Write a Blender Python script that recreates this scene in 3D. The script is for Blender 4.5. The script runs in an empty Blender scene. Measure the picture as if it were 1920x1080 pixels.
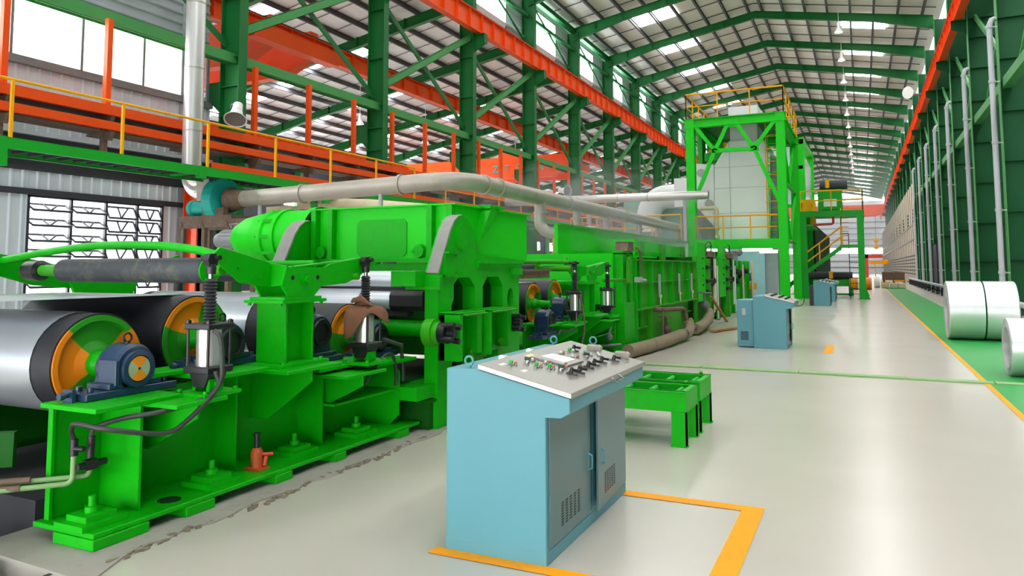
import bpy, math, random
from math import sin, cos, pi, radians, sqrt
from mathutils import Vector, Matrix
random.seed(7)
S = bpy.context.scene
# ------------------------------------------------------------------ camera
cam_d = bpy.data.cameras.new('camera'); cam = bpy.data.objects.new('camera', cam_d)
S.collection.objects.link(cam); S.camera = cam
F_PX, CY_PX, PITCH, YAW, ROLL, EYE = 1388.0, 397.0, radians(4.33), radians(25.26), radians(-0.13), 1.65
cam_d.sensor_width = 36.0; cam_d.lens = F_PX / 1920 * 36
cam_d.shift_y = (CY_PX - 540) / 1920
cam_d.clip_end = 600; cam_d.clip_start = 0.05
_fw = Vector((-sin(YAW)*cos(PITCH), cos(YAW)*cos(PITCH), sin(PITCH)))
_rt = Vector((cos(YAW), sin(YAW), 0)); _up = _rt.cross(_fw)
_r = _rt*cos(ROLL) + _up*sin(ROLL); _u = -_rt*sin(ROLL) + _up*cos(ROLL)
cam.matrix_world = Matrix(((_r.x, _u.x, -_fw.x, 0), (_r.y, _u.y, -_fw.y, 0), (_r.z, _u.z, -_fw.z, EYE), (0, 0, 0, 1)))
# ------------------------------------------------------------------ sky, exposure
W = bpy.data.worlds.new('sky'); S.world = W; W.use_nodes = True
_bg = W.node_tree.nodes['Background']
_bg.inputs[0].default_value = (1.0, 1.0, 0.99, 1); _bg.inputs[1].default_value = 7.5
S.view_settings.view_transform = 'Standard'; S.view_settings.look = 'None'
S.view_settings.gamma = 1; S.view_settings.use_curve_mapping = False
S.view_settings.exposure = 0.85
S.cycles.max_bounces = 7; S.cycles.diffuse_bounces = 4; S.cycles.glossy_bounces = 3
S.cycles.transparent_max_bounces = 8; S.cycles.sample_clamp_indirect = 4
S.cycles.caustics_reflective = False; S.cycles.caustics_refractive = False
S.cycles.use_denoising = True
# ------------------------------------------------------------------ materials
def paint(name, rgb, rough=0.5, metal=0.0, var=0.12, dirt=0.0, dcol=(0.06, 0.05, 0.04), scale=3.0, spec=0.5, dscale=None):
    m = bpy.data.materials.new(name); m.use_nodes = True
    nt = m.node_tree; N = nt.nodes; L = nt.links; b = N['Principled BSDF']
    b.inputs['Roughness'].default_value = rough; b.inputs['Metallic'].default_value = metal
    b.inputs['Specular IOR Level'].default_value = spec
    tc = N.new('ShaderNodeTexCoord'); nz = N.new('ShaderNodeTexNoise'); nz.inputs['Scale'].default_value = scale
    nz.inputs['Detail'].default_value = 5
    L.new(tc.outputs['Object'], nz.inputs['Vector'])
    mx = N.new('ShaderNodeMix'); mx.data_type = 'RGBA'
    mx.inputs[6].default_value = (*[max(0, c*(1-var)) for c in rgb], 1)
    mx.inputs[7].default_value = (*[min(1, c*(1+var)+var*0.01) for c in rgb], 1)
    L.new(nz.outputs['Fac'], mx.inputs[0])
    out = mx.outputs[2]
    if dirt > 0:
        n2 = N.new('ShaderNodeTexNoise'); n2.inputs['Scale'].default_value = dscale or scale*2.3; n2.inputs['Detail'].default_value = 8
        n2.inputs['Roughness'].default_value = 0.7
        L.new(tc.outputs['Object'], n2.inputs['Vector'])
        r = N.new('ShaderNodeMapRange'); r.inputs[1].default_value = 0.5; r.inputs[2].default_value = 0.78
        r.inputs[4].default_value = dirt
        L.new(n2.outputs['Fac'], r.inputs[0])
        m2 = N.new('ShaderNodeMix'); m2.data_type = 'RGBA'; m2.inputs[7].default_value = (*dcol, 1)
        L.new(out, m2.inputs[6]); L.new(r.outputs[0], m2.inputs[0]); out = m2.outputs[2]
    L.new(out, b.inputs['Base Color'])
    return m
def glow(name, rgb, s):
    m = bpy.data.materials.new(name); m.use_nodes = True; b = m.node_tree.nodes['Principled BSDF']
    b.inputs['Base Color'].default_value = (0.8, 0.8, 0.8, 1)
    b.inputs['Emission Color'].default_value = (*rgb, 1); b.inputs['Emission Strength'].default_value = s
    return m
def pane(name, t=0.75, rgb=(0.95, 0.97, 1.0)):
    m = bpy.data.materials.new(name); m.use_nodes = True; nt = m.node_tree; N = nt.nodes; L = nt.links
    N.remove(N['Principled BSDF']); o = N['Material Output']
    a = N.new('ShaderNodeBsdfTransparent'); a.inputs[0].default_value = (*rgb, 1)
    c = N.new('ShaderNodeBsdfTranslucent'); c.inputs[0].default_value = (*rgb, 1)
    x = N.new('ShaderNodeMixShader'); x.inputs[0].default_value = t
    L.new(c.outputs[0], x.inputs[1]); L.new(a.outputs[0], x.inputs[2]); L.new(x.outputs[0], o.inputs[0])
    return m
M = dict(
 green=paint('machine green paint', (0.001, 0.41, 0.001), 0.45, var=0.16, dirt=0.35, dcol=(0.03, 0.13, 0.01), scale=1.6, dscale=7, spec=0.22),
 greenb=paint('lit machine green paint', (0.003, 0.60, 0.002), 0.45, var=0.1, dirt=0.15, dcol=(0.03, 0.3, 0.02), scale=1.2, spec=0.25),  # cleaner machine green, lightened to imitate brightly lit panels
 green2=paint('stained machine green paint', (0.03, 0.36, 0.004), 0.5, spec=0.25, var=0.2, dirt=0.55, dcol=(0.16, 0.20, 0.05), scale=1.5, dscale=4),
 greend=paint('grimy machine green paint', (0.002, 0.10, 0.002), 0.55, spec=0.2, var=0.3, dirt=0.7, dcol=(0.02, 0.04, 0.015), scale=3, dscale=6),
 steelgreen=paint('structural green paint', (0.006, 0.15, 0.028), 0.5, spec=0.3, var=0.18, dirt=0.2, dcol=(0.03, 0.07, 0.03), scale=0.6, dscale=2),
 rightgreen=paint('deep green paint', (0.003, 0.065, 0.018), 0.55, spec=0.2, var=0.25, scale=0.8),
 palegreen=paint('pale structural green paint', (0.06, 0.30, 0.08), 0.5, spec=0.3, var=0.15, dirt=0.25, dcol=(0.12, 0.2, 0.1), scale=0.8),
 towergreen=paint('bright tower green paint', (0.002, 0.62, 0.002), 0.45, spec=0.3, var=0.1, dirt=0.12, dcol=(0.05, 0.15, 0.03), scale=0.8),
 platgreen=paint('platform green paint', (0.006, 0.38, 0.02), 0.5, spec=0.3, var=0.15, dirt=0.25, dcol=(0.05, 0.15, 0.03), scale=0.8),
 wallgreen=paint('dark green wall sheet', (0.004, 0.04, 0.015), 0.7, spec=0.08, var=0.25, scale=0.6),
 orange=paint('orange beam paint', (0.90, 0.085, 0.004), 0.5, spec=0.25, var=0.12, dirt=0.12, dcol=(0.3, 0.05, 0.01), scale=1.0),
 orange_o=paint('orange wheel paint', (0.85, 0.24, 0.004), 0.5, var=0.15, dirt=0.3, dcol=(0.15, 0.10, 0.01), scale=4),
 yellow=paint('yellow rail paint', (0.95, 0.42, 0.005), 0.45, spec=0.2, var=0.12, scale=2),
 tape=paint('orange floor line paint', (0.92, 0.34, 0.001), 0.45, spec=0.15, var=0.08, dirt=0.15, dcol=(0.4, 0.25, 0.06), scale=5),
 blue=paint('console light blue paint', (0.105, 0.30, 0.35), 0.45, spec=0.3, var=0.07, dirt=0.06, dcol=(0.25, 0.35, 0.35), scale=1.2),
 bluedoor=paint('shaded console door paint', (0.095, 0.19, 0.20), 0.3, var=0.07, scale=1.2),  # console blue dulled to imitate the weaker light on the door side
 steel=paint('brushed stainless plate', (0.36, 0.345, 0.32), 0.33, metal=0.55, var=0.08, scale=3),
 chrome=paint('chrome', (0.45, 0.46, 0.47), 0.2, metal=1.0, var=0.05),
 black=paint('black plastic', (0.012, 0.012, 0.014), 0.4, var=0.2),
 rubber=paint('black rubber', (0.014, 0.015, 0.02), 0.55, var=0.3, dirt=0.3, dcol=(0.05, 0.06, 0.07), scale=3),
 rubbergrey=paint('worn grey rubber roll', (0.035, 0.04, 0.05), 0.6, var=0.6, dirt=1.0, dcol=(0.16, 0.17, 0.11), scale=2.0, dscale=5.5),
 navy=paint('navy bearing paint', (0.014, 0.04, 0.095), 0.35, var=0.2, dirt=0.25, dcol=(0.01, 0.015, 0.03), scale=6),
 blackiron=paint('black iron', (0.014, 0.014, 0.018), 0.4, metal=0.2, var=0.3, dirt=0.2, dcol=(0.07, 0.04, 0.02), scale=8),
 cover=paint('worn grey cover strip', (0.26, 0.26, 0.24), 0.5, var=0.2, dirt=0.4, dcol=(0.15,0.15,0.12), scale=5),
 rust=paint('rusty brown steel', (0.14, 0.09, 0.06), 0.7, var=0.3, dirt=0.6, dcol=(0.3, 0.24, 0.18), scale=5),
 cyl=paint('cylinder barrel aluminium', (0.62, 0.62, 0.58), 0.28, metal=0.7, var=0.08, scale=4),
 strip=paint('bright steel strip', (0.68, 0.72, 0.78), 0.30, metal=0.75, var=0.06, scale=1),
 striprough=paint('bright steel strip wrapped on roll', (0.74, 0.77, 0.82), 0.38, metal=0.5, var=0.06, scale=1),
 coil=paint('galvanized coil', (0.80, 0.81, 0.82), 0.36, metal=0.6, var=0.07, scale=2),
 duct=paint('dull duct metal', (0.45, 0.41, 0.355), 0.45, metal=0.35, var=0.15, dirt=0.55, dcol=(0.24, 0.20, 0.10), scale=1.2, dscale=2.5),
 ductnew=paint('shiny duct metal', (0.66, 0.65, 0.63), 0.3, metal=0.65, var=0.08, scale=1.2),
 cream=paint('cream pipe wrap', (0.66, 0.56, 0.38), 0.7, var=0.15, dirt=0.4, dcol=(0.35, 0.25, 0.1), scale=2),
 insul=paint('dirty wrapped pipe insulation', (0.25, 0.20, 0.13), 0.8, var=0.25, dirt=0.6, dcol=(0.22, 0.15, 0.05), scale=4),
 white=paint('white insulation cladding', (0.86, 0.88, 0.91), 0.4, var=0.05, scale=0.7),
 whitew=paint('white sheet', (0.85, 0.86, 0.86), 0.6, var=0.05, scale=0.7),
 greyp=paint('grey downpipe plastic', (0.42, 0.43, 0.47), 0.5, var=0.1, dirt=0.3, dcol=(0.3, 0.25, 0.15), scale=1.2),
 grey=paint('grey steel', (0.22, 0.23, 0.24), 0.5, metal=0.3, var=0.15, dirt=0.2, scale=3),
 dark=paint('dark steel', (0.03, 0.035, 0.045), 0.6, var=0.3, scale=2),
 purlin=paint('dark purlin steel', (0.10, 0.10, 0.11), 0.6, var=0.2, scale=1),
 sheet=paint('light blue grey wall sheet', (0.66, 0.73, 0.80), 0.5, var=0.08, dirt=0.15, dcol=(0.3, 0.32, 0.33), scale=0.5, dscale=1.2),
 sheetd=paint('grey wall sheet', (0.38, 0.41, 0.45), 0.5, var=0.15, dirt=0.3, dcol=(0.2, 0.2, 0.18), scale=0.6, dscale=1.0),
 beige=paint('beige louvre wall', (0.60, 0.52, 0.38), 0.6, var=0.1, dirt=0.3, dcol=(0.35, 0.3, 0.2), scale=0.5),
 concrete=paint('rough concrete', (0.34, 0.32, 0.28), 0.85, var=0.25, dirt=0.5, dcol=(0.14, 0.12, 0.10), scale=3, dscale=6),
 rubble=paint('broken concrete crumbs', (0.20, 0.165, 0.12), 0.9, var=0.4, dirt=0.8, dcol=(0.45, 0.42, 0.36), scale=12),
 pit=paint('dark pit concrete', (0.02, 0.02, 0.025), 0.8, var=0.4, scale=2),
 mat_green=paint('green walkway floor paint', (0.02, 0.30, 0.055), 0.4, spec=0.2, var=0.1, dirt=0.1, dcol=(0.1, 0.3, 0.12), scale=1.5),
 chan=paint('faded green channel cover', (0.22, 0.38, 0.15), 0.6, var=0.2, dirt=0.3, dcol=(0.3, 0.33, 0.2), scale=2),
 teal=paint('teal fan paint', (0.01, 0.42, 0.36), 0.45, var=0.15, dirt=0.2, scale=2),
 redcol=paint('red orange column paint', (0.70, 0.06, 0.01), 0.5, var=0.15, scale=1),
 red=paint('red plastic', (0.65, 0.05, 0.03), 0.4, var=0.05),
 btn_g=paint('green button', (0.02, 0.45, 0.06), 0.35, var=0.05),
 rose=paint('faded red button', (0.55, 0.16, 0.12), 0.35, var=0.05),
 btn_w=paint('pale button', (0.75, 0.76, 0.68), 0.3, var=0.05),
 cloth=paint('brown cloth', (0.20, 0.085, 0.045), 0.9, var=0.25, scale=8),
 jack=paint('orange red jack paint', (0.55, 0.08, 0.015), 0.5, var=0.3, dirt=0.5, dcol=(0.08, 0.06, 0.02), scale=20),
 lamp=glow('lamp glow', (0.92, 0.97, 1.0), 12),
 tube=glow('fluorescent tube glow', (0.85, 0.95, 1.0), 16),
 bulb=glow('high bay bulb glow', (1.0, 0.98, 0.92), 8),
 sky=glow('skylight panel glow', (1.0, 0.99, 0.96), 10),
 skys=glow('small skylight panel glow', (0.95, 0.98, 1.0), 24.0),
 screen=glow('pale touch screen', (0.8, 0.85, 0.78), 0.25),
 frost=pane('frosted window pane', 0.75),
 clear=pane('clear window pane', 0.85),
 wood=paint('brown wood', (0.35, 0.18, 0.06), 0.7, var=0.3, scale=6),
 hose=paint('hose rubber', (0.03, 0.035, 0.03), 0.5, var=0.3, scale=10),
)
# floor paint: glossy epoxy with faint mottling
def floor_mat():
    m = paint('epoxy floor', (0.50, 0.465, 0.41), 0.24, var=0.09, dirt=0.0, scale=0.7)
    nt = m.node_tree; N = nt.nodes; L = nt.links; b = N['Principled BSDF']
    tc = [n for n in N if n.type == 'TEX_COORD'][0]
    nz = N.new('ShaderNodeTexNoise'); nz.inputs['Scale'].default_value = 1.6; nz.inputs['Detail'].default_value = 2
    L.new(tc.outputs['Object'], nz.inputs['Vector'])
    bp = N.new('ShaderNodeBump'); bp.inputs['Strength'].default_value = 0.05; bp.inputs['Distance'].default_value = 0.01
    r = N.new('ShaderNodeMapRange'); r.inputs[3].default_value = 0.18; r.inputs[4].default_value = 0.32
    return m
M['floor'] = floor_mat()
# ceiling foil: pale, slightly shiny, with thin dark joint lines and wrinkles
def foil_mat(name, rgb, joint=1.25):
    m = paint(name, rgb, 0.4, metal=0.0, var=0.14, scale=0.35, dirt=0.15, dcol=(0.45, 0.42, 0.36), dscale=0.8)
    nt = m.node_tree; N = nt.nodes; L = nt.links; b = N['Principled BSDF']
    tc = [n for n in N if n.type == 'TEX_COORD'][0]
    nz = N.new('ShaderNodeTexNoise'); nz.inputs['Scale'].default_value = 1.3
    L.new(tc.outputs['Object'], nz.inputs['Vector'])
    bp = N.new('ShaderNodeBump'); bp.inputs['Strength'].default_value = 0.35; bp.inputs['Distance'].default_value = 0.15
    L.new(nz.outputs['Fac'], bp.inputs['Height']); L.new(bp.outputs[0], b.inputs['Normal'])
    return m
M['foil'] = foil_mat('ceiling insulation foil', (0.88, 0.86, 0.81))
M['foil2'] = foil_mat('side ceiling insulation foil', (0.80, 0.83, 0.87))
# wheel faces painted in alternating orange and green sectors (pattern fixed to the wheel)
def sector_mat(name, a, b_, n=2, rot=0.0):
    m = paint(name, a, 0.45, var=0.15, dirt=0.3, dcol=(0.06, 0.08, 0.01), scale=4)
    nt = m.node_tree; N = nt.nodes; L = nt.links; b = N['Principled BSDF']
    src = b.inputs['Base Color'].links[0].from_socket
    tc = [x for x in N if x.type == 'TEX_COORD'][0]
    sp = N.new('ShaderNodeSeparateXYZ'); L.new(tc.outputs['Object'], sp.inputs[0])
    at = N.new('ShaderNodeMath'); at.operation = 'ARCTAN2'; L.new(sp.outputs['Z'], at.inputs[0]); L.new(sp.outputs['Y'], at.inputs[1])
    ad = N.new('ShaderNodeMath'); ad.operation = 'ADD'; ad.inputs[1].default_value = rot; L.new(at.outputs[0], ad.inputs[0])
    mu = N.new('ShaderNodeMath'); mu.operation = 'MULTIPLY'; mu.inputs[1].default_value = n; L.new(ad.outputs[0], mu.inputs[0])
    si = N.new('ShaderNodeMath'); si.operation = 'SINE'; L.new(mu.outputs[0], si.inputs[0])
    r = N.new('ShaderNodeMapRange'); r.inputs[1].default_value = -0.06; r.inputs[2].default_value = 0.06; L.new(si.outputs[0], r.inputs[0])
    mx = N.new('ShaderNodeMix'); mx.data_type = 'RGBA'; mx.inputs[7].default_value = (*b_, 1)
    L.new(r.outputs[0], mx.inputs[0]); L.new(src, mx.inputs[6]); L.new(mx.outputs[2], b.inputs['Base Color'])
    return m
GO = (0.02, 0.30, 0.01)
WH = [sector_mat('wheel face paint %s' % w, (0.85, 0.24, 0.004), GO, 2, r) for w, r in zip('abcdef', (-0.75, 0.35, 0.1, 0.2, 0.9, 1.3))]
CAPM = sector_mat('end cap paint', (0.85, 0.25, 0.01), (0.35, 0.42, 0.25), 2, 0.75)
# ------------------------------------------------------------------ mesh helpers
class MB:
    def __init__(s): s.v = []; s.f = []; s.sm = []; s.cut = []; s.lv = 0
    def add(s, vs, fs, smooth=False):
        o = len(s.v); s.v += [tuple(p) for p in vs]
        for f in fs: s.f.append(tuple(i+o for i in f)); s.sm.append(smooth)
        return s
    def box(s, x0, x1, y0, y1, z0, z1):
        x0, x1 = sorted((x0, x1)); y0, y1 = sorted((y0, y1)); z0, z1 = sorted((z0, z1))
        v = [(x0,y0,z0),(x1,y0,z0),(x1,y1,z0),(x0,y1,z0),(x0,y0,z1),(x1,y0,z1),(x1,y1,z1),(x0,y1,z1)]
        return s.add(v, [(0,3,2,1),(4,5,6,7),(0,1,5,4),(1,2,6,5),(2,3,7,6),(3,0,4,7)])
    def frame(s, p, q, up):
        p, q = Vector(p), Vector(q); d = (q-p).normalized(); up = Vector(up)
        if abs(d.dot(up)) > 0.98: up = Vector((0, 1, 0)) if abs(d.y) < 0.9 else Vector((1, 0, 0))
        sd = d.cross(up).normalized(); u = sd.cross(d).normalized()
        return p, q, sd, u
    def beam(s, p, q, w, h, up=(0,0,1), off=(0,0)):
        p, q, sd, u = s.frame(p, q, up); a, b = sd*(w/2), u*(h/2); o = sd*off[0]+u*off[1]
        v = [p+o-a-b, p+o+a-b, p+o+a+b, p+o-a+b, q+o-a-b, q+o+a-b, q+o+a+b, q+o-a+b]
        return s.add(v, [(0,3,2,1),(4,5,6,7),(0,1,5,4),(1,2,6,5),(2,3,7,6),(3,0,4,7)][::1])
    def ibeam(s, p, q, H, Wd, tf=0.02, tw=0.012, up=(0,0,1)):
        s.beam(p, q, Wd, tf, up, (0, H/2-tf/2)); s.beam(p, q, Wd, tf, up, (0, -H/2+tf/2)); return s.beam(p, q, tw, H-2*tf, up)
    def chan(s, p, q, H, Wd, t=0.012, up=(0,0,1), side=1):
        s.beam(p, q, t, H, up, (side*(Wd/2-t/2), 0)); s.beam(p, q, Wd, t, up, (0, H/2-t/2)); return s.beam(p, q, Wd, t, up, (0, -H/2+t/2))
    def tube(s, pts, r, n=12, caps=True):
        P = [Vector(p) for p in pts]; k = len(P)
        R = [r]*k if not isinstance(r, (list, tuple)) else r
        d0 = (P[1]-P[0]).normalized(); a = Vector((0,0,1)) if abs(d0.z) < 0.9 else Vector((1,0,0))
        u = d0.cross(a).normalized(); vs = []; pd = d0
        for i in range(k):
            d = ((P[i]-P[i-1]).normalized() if i else d0) + ((P[i+1]-P[i]).normalized() if i < k-1 else (P[i]-P[i-1]).normalized())
            d = d.normalized() if d.length > 1e-6 else pd
            u = (u - d*u.dot(d)).normalized(); w = d.cross(u); pd = d
            for j in range(n): t = 2*pi*j/n; vs.append(P[i] + (u*cos(t)+w*sin(t))*R[i])
        fs = [(i*n+j, i*n+(j+1)%n, (i+1)*n+(j+1)%n, (i+1)*n+j) for i in range(k-1) for j in range(n)]
        s.add(vs, fs, True)
        if caps: s.add(vs[:n], [tuple(range(n))[::-1]]); s.add(vs[-n:], [tuple(range(n))])
        return s
    def lathe(s, c, ax, prof, n=32):
        """prof: list of (t along axis, radius); flats kept crisp by splitting rings"""
        c = Vector(c); ax = Vector(ax).normalized(); a = Vector((0,0,1)) if abs(ax.z) < 0.9 else Vector((1,0,0))
        u = ax.cross(a).normalized(); w = ax.cross(u)
        for i in range(len(prof)-1):
            (t0, r0), (t1, r1) = prof[i], prof[i+1]; vs = []
            for t, r in ((t0, r0), (t1, r1)):
                for j in range(n): q = 2*pi*j/n; vs.append(c + ax*t + (u*cos(q)+w*sin(q))*max(r, 1e-4))
            fs = [(j, (j+1)%n, n+(j+1)%n, n+j) for j in range(n)]
            s.add(vs, fs, abs(t1-t0) > 1e-5)
        return s
    def cyl(s, p, q, r, n=16): 
        p, q = Vector(p), Vector(q); L_ = (q-p).length
        return s.lathe(p, q-p, [(0, 0), (0, r), (L_, r), (L_, 0)], n)
    def prism(s, poly, ax, a, b):
        """polygon in the plane normal to axis ax ('x': (y,z), 'y': (x,z), 'z': (x,y)) extruded a..b"""
        def P(p, t): return {'x': (t, p[0], p[1]), 'y': (p[0], t, p[1]), 'z': (p[0], p[1], t)}[ax]
        n = len(poly); vs = [P(p, a) for p in poly] + [P(p, b) for p in poly]
        ar = sum(poly[i][0]*poly[(i+1)%n][1]-poly[(i+1)%n][0]*poly[i][1] for i in range(n))
        flip = (ar > 0) ^ (ax == 'y') ^ (b < a)
        f = [tuple(range(n)), tuple(range(n, 2*n))]
        f = [f[0][::-1], f[1]] if flip else [f[0], f[1][::-1]]
        for i in range(n):
            j = (i+1) % n; q = (i, j, n+j, n+i); f.append(q if flip else q[::-1])
        return s.add(vs, f)
    def sheet(s, prof, ax, a, b, t=0.0):
        """open polyline extruded (no thickness unless t)"""
        def P(p, q): return {'x': (q, p[0], p[1]), 'y': (p[0], q, p[1]), 'z': (p[0], p[1], q)}[ax]
        n = len(prof); vs = [P(p, a) for p in prof] + [P(p, b) for p in prof]
        return s.add(vs, [(i, i+1, n+i+1, n+i) for i in range(n-1)])
    def bolt(s, c, ax, r=0.014, h=0.012):
        return s.lathe(c, ax, [(0, r), (h, r), (h, 0)], 6)
    def sphere(s, c, r, n=12, m=8, sc=(1,1,1)):
        vs = []
        for i in range(m+1):
            t = pi*i/m
            for j in range(n): q = 2*pi*j/n; vs.append((c[0]+r*sc[0]*sin(t)*cos(q), c[1]+r*sc[1]*sin(t)*sin(q), c[2]+r*sc[2]*cos(t)))
        return s.add(vs, [(i*n+j, (i+1)*n+j, (i+1)*n+(j+1)%n, i*n+(j+1)%n) for i in range(m) for j in range(n)], True)
    def build(s, name, mat, parent=None, bevel=0, origin=None, **props):
        v = s.v
        if origin is None:
            lo = [min(p[k] for p in v) for k in range(3)]; hi = [max(p[k] for p in v) for k in range(3)]
            origin = ((lo[0]+hi[0])/2, (lo[1]+hi[1])/2, lo[2])
        me = bpy.data.meshes.new(name)
        me.from_pydata([(p[0]-origin[0], p[1]-origin[1], p[2]-origin[2]) for p in v], [], s.f)
        me.polygons.foreach_set('use_smooth', s.sm); me.update()
        me.materials.append(M[mat] if isinstance(mat, str) else mat)
        o = bpy.data.objects.new(name, me); S.collection.objects.link(o)
        w = Vector(origin)
        if parent is not None:
            o.parent = parent; w = w - parent['_w'] if False else w - WPOS[parent.name]
        o.location = w; WPOS[o.name] = Vector(origin)
        if bevel:
            b = o.modifiers.new('bevel', 'BEVEL'); b.width = bevel; b.segments = 1; b.limit_method = 'ANGLE'
        for k, x in props.items(): o[k] = x
        return o
def _primitive(fn):
    def w(s, *a, **k):
        if not s.lv: s.cut.append((len(s.v), len(s.f)))
        s.lv += 1; r = fn(s, *a, **k); s.lv -= 1
        return r
    return w
for _n in ('box', 'beam', 'ibeam', 'chan', 'tube', 'lathe', 'cyl', 'prism', 'sheet', 'bolt', 'sphere'): setattr(MB, _n, _primitive(getattr(MB, _n)))
def split(m, name, mat, parent, per=1, bevel=0):
    """every PER shapes of m become a part of their own"""
    c = m.cut[::per] + [(len(m.v), len(m.f))]; out = []
    for (v0, f0), (v1, f1) in zip(c, c[1:]):
        n = MB(); n.v = m.v[v0:v1]; n.f = [tuple(i-v0 for i in f) for f in m.f[f0:f1]]; n.sm = m.sm[f0:f1]; out.append(n.build(name, mat, parent, bevel))
    return out
WPOS = {}
def thing(name, label, cat, loc=(0,0,0), group=None):
    o = bpy.data.objects.new(name, None); S.collection.objects.link(o); o.location = loc
    o.empty_display_size = 0.1; WPOS[o.name] = Vector(loc)
    o['label'] = label; o['category'] = cat
    if group: o['group'] = group
    return o
def tag(o, label, cat, group=None, kind=None):
    o['label'] = label; o['category'] = cat
    if group: o['group'] = group
    if kind: o['kind'] = kind
    return o
def struct(o): o['kind'] = 'structure'; return o
def dup(root, off, label, group=None):
    """copy a thing with its parts and their sub-parts, moved by off"""
    r = root.copy(); S.collection.objects.link(r); r.location = Vector(root.location) + Vector(off)
    WPOS[r.name] = WPOS[root.name] + Vector(off); r['label'] = label
    if group: r['group'] = group
    for ch in list(root.children):
        c = ch.copy(); S.collection.objects.link(c); c.parent = r; WPOS[c.name] = WPOS[ch.name] + Vector(off)
        for g in list(ch.children):
            d = g.copy(); S.collection.objects.link(d); d.parent = c; WPOS[d.name] = WPOS[g.name] + Vector(off)
    return r
ORD = ['nearest', 'second', 'third', 'fourth', 'fifth', 'sixth', 'seventh', 'eighth', 'ninth', 'tenth', 'eleventh', 'twelfth', 'thirteenth', 'fourteenth', 'fifteenth', 'sixteenth', 'seventeenth', 'eighteenth', 'nineteenth', 'twentieth', 'twenty-first', 'twenty-second', 'twenty-third', 'twenty-fourth', 'twenty-fifth', 'twenty-sixth', 'twenty-seventh', 'twenty-eighth', 'twenty-ninth', 'thirtieth']
def nth(i): return ORD[i] if i else 'nearest'
def bezier(P, n=10):
    """Catmull-Rom through points"""
    P = [Vector(p) for p in P]; Q = [P[0]*2-P[1]] + P + [P[-1]*2-P[-2]]; out = []
    for i in range(1, len(Q)-2):
        for k in range(n):
            t = k/n; a, b, c, d = Q[i-1], Q[i], Q[i+1], Q[i+2]
            out.append(0.5*((2*b)+(c-a)*t+(2*a-5*b+4*c-d)*t*t+(3*b-a-3*c+d)*t**3))
    out.append(P[-1]); return out
def arc_bend(a, b, c, r, n=8):
    """path a-b-c with the corner at b rounded"""
    a, b, c = Vector(a), Vector(b), Vector(c); u = (a-b).normalized(); w = (c-b).normalized()
    ang = u.angle(w); d = r/math.tan(ang/2); p0, p1 = b+u*d, b+w*d
    ce = b + (u+w).normalized()*(r/sin(ang/2)); out = [a]
    for k in range(n+1):
        t = k/n; e0, e1 = (p0-ce), (p1-ce); om = e0.angle(e1)
        out.append(ce + (e0*sin((1-t)*om) + e1*sin(t*om))/sin(om))
    return out + [c]
# ================================================================== BUILDING
XL, XR, Y0, BAY, NB = -17.3, 4.7, 16.6, 7.5, 24
YEND = Y0 + BAY*NB - 2
FY = [Y0 + BAY*i for i in range(-1, NB)]
# ---- floor with the dark machine pit
PX0, PX1, PY0, PY1 = -6.75, -4.84, -4.0, 40.0
f = MB()
def fl(x0, x1, y0, y1): f.add([(x0,y0,0),(x1,y0,0),(x1,y1,0),(x0,y1,0)], [(0,1,2,3)])
fl(-4.02, 9.2, -12, 2.75); fl(-4.02, 9.2, 2.75, 210); fl(-42, PX0, -12, 210); fl(PX0, -3.9, PY1, 210)
struct(f.build('floor', 'floor', origin=(0, 0, 0)))
f = MB(); f.box(PX0, PX0-.2, PY0, PY1, -1.3, -.002); f.box(PX1, PX1+.2, 2.75, PY1, -1.3, -.004); f.box(PX0, -4.02, PY0, PY1, -1.4, -1.3)
f.box(-4.06, -4.02, PY0, 2.72, -1.3, -.002); f.box(PX0, PX1+.9, PY1-.1, PY1, -1.3, -.004)
struct(f.build('trim_5', 'pit'))
f = MB(); rr = random.Random(3)
pts = [(-4.84, 2.72), (-4.84, 40), (-3.9, 40)]; y = 39
while y > 2.9: pts.append((-3.9 + rr.uniform(-.035, .05), y)); y -= 0.16 if y < 12 else 1.0
pts += [(-3.72, 2.68)]
f.prism(pts, 'z', -.9, 0.012)
struct(f.build('trim_4', 'concrete'))
f = MB(); y = 2.9; rr = random.Random(9)
while y < 6.3:
    w = rr.uniform(.012, .05); l = rr.uniform(.02, .07); x = -3.885 + .03*sin(y*5) + rr.uniform(-.03, .03); h = rr.uniform(.008, .018)
    f.prism([(x-w/2, y), (x+w*.3, y-l*.2), (x+w/2, y+l*.6), (x, y+l), (x-w*.6, y+l*.7)], 'z', 0, h); y += l*rr.uniform(.4, 1.6)
tag(f.build('rubble', 'rubble'), 'line of broken concrete crumbs along the edge of the machine ledge', 'rubble', kind='stuff')
# painted floor areas: thin coats
f = MB(); f.add([(1.56, 5, .004), (2.93, 5, .004), (2.93, 69, .004), (1.50, 69, .004)], [(0,1,2,3)]); f.box(2.9, 6, 8, 13, .002, .003); tag(f.build('walkway_marking', 'mat_green'), 'green painted walkway strip running down the right side of the floor', 'floor marking')
f = MB(); f.add([(1.50, 5, .005), (1.57, 5, .005), (1.51, 120, .005), (1.44, 120, .005)], [(0,1,2,3)]); tag(f.build('walkway_edge_line', 'tape'), 'long orange line along the left edge of the green walkway', 'floor marking')
f = MB()
for a in [((-2.34,3.80),(-1.35,3.80),(-1.35,3.90),(-2.34,3.90)), ((-1.35,3.80),(-.66,3.80),(-.66,3.90),(-1.35,3.90)), ((-.80,3.9),(-.66,3.9),(-.66,5.33),(-.80,5.33)), ((-1.72,5.33),(-.66,5.33),(-.66,5.45),(-1.72,5.45))]:
    f.add([(*p, .004) for p in a], [(0,1,2,3)])
tag(f.build('floor_marking', 'tape'), 'orange tape rectangle on the floor around the nearest console', 'floor marking')
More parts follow.
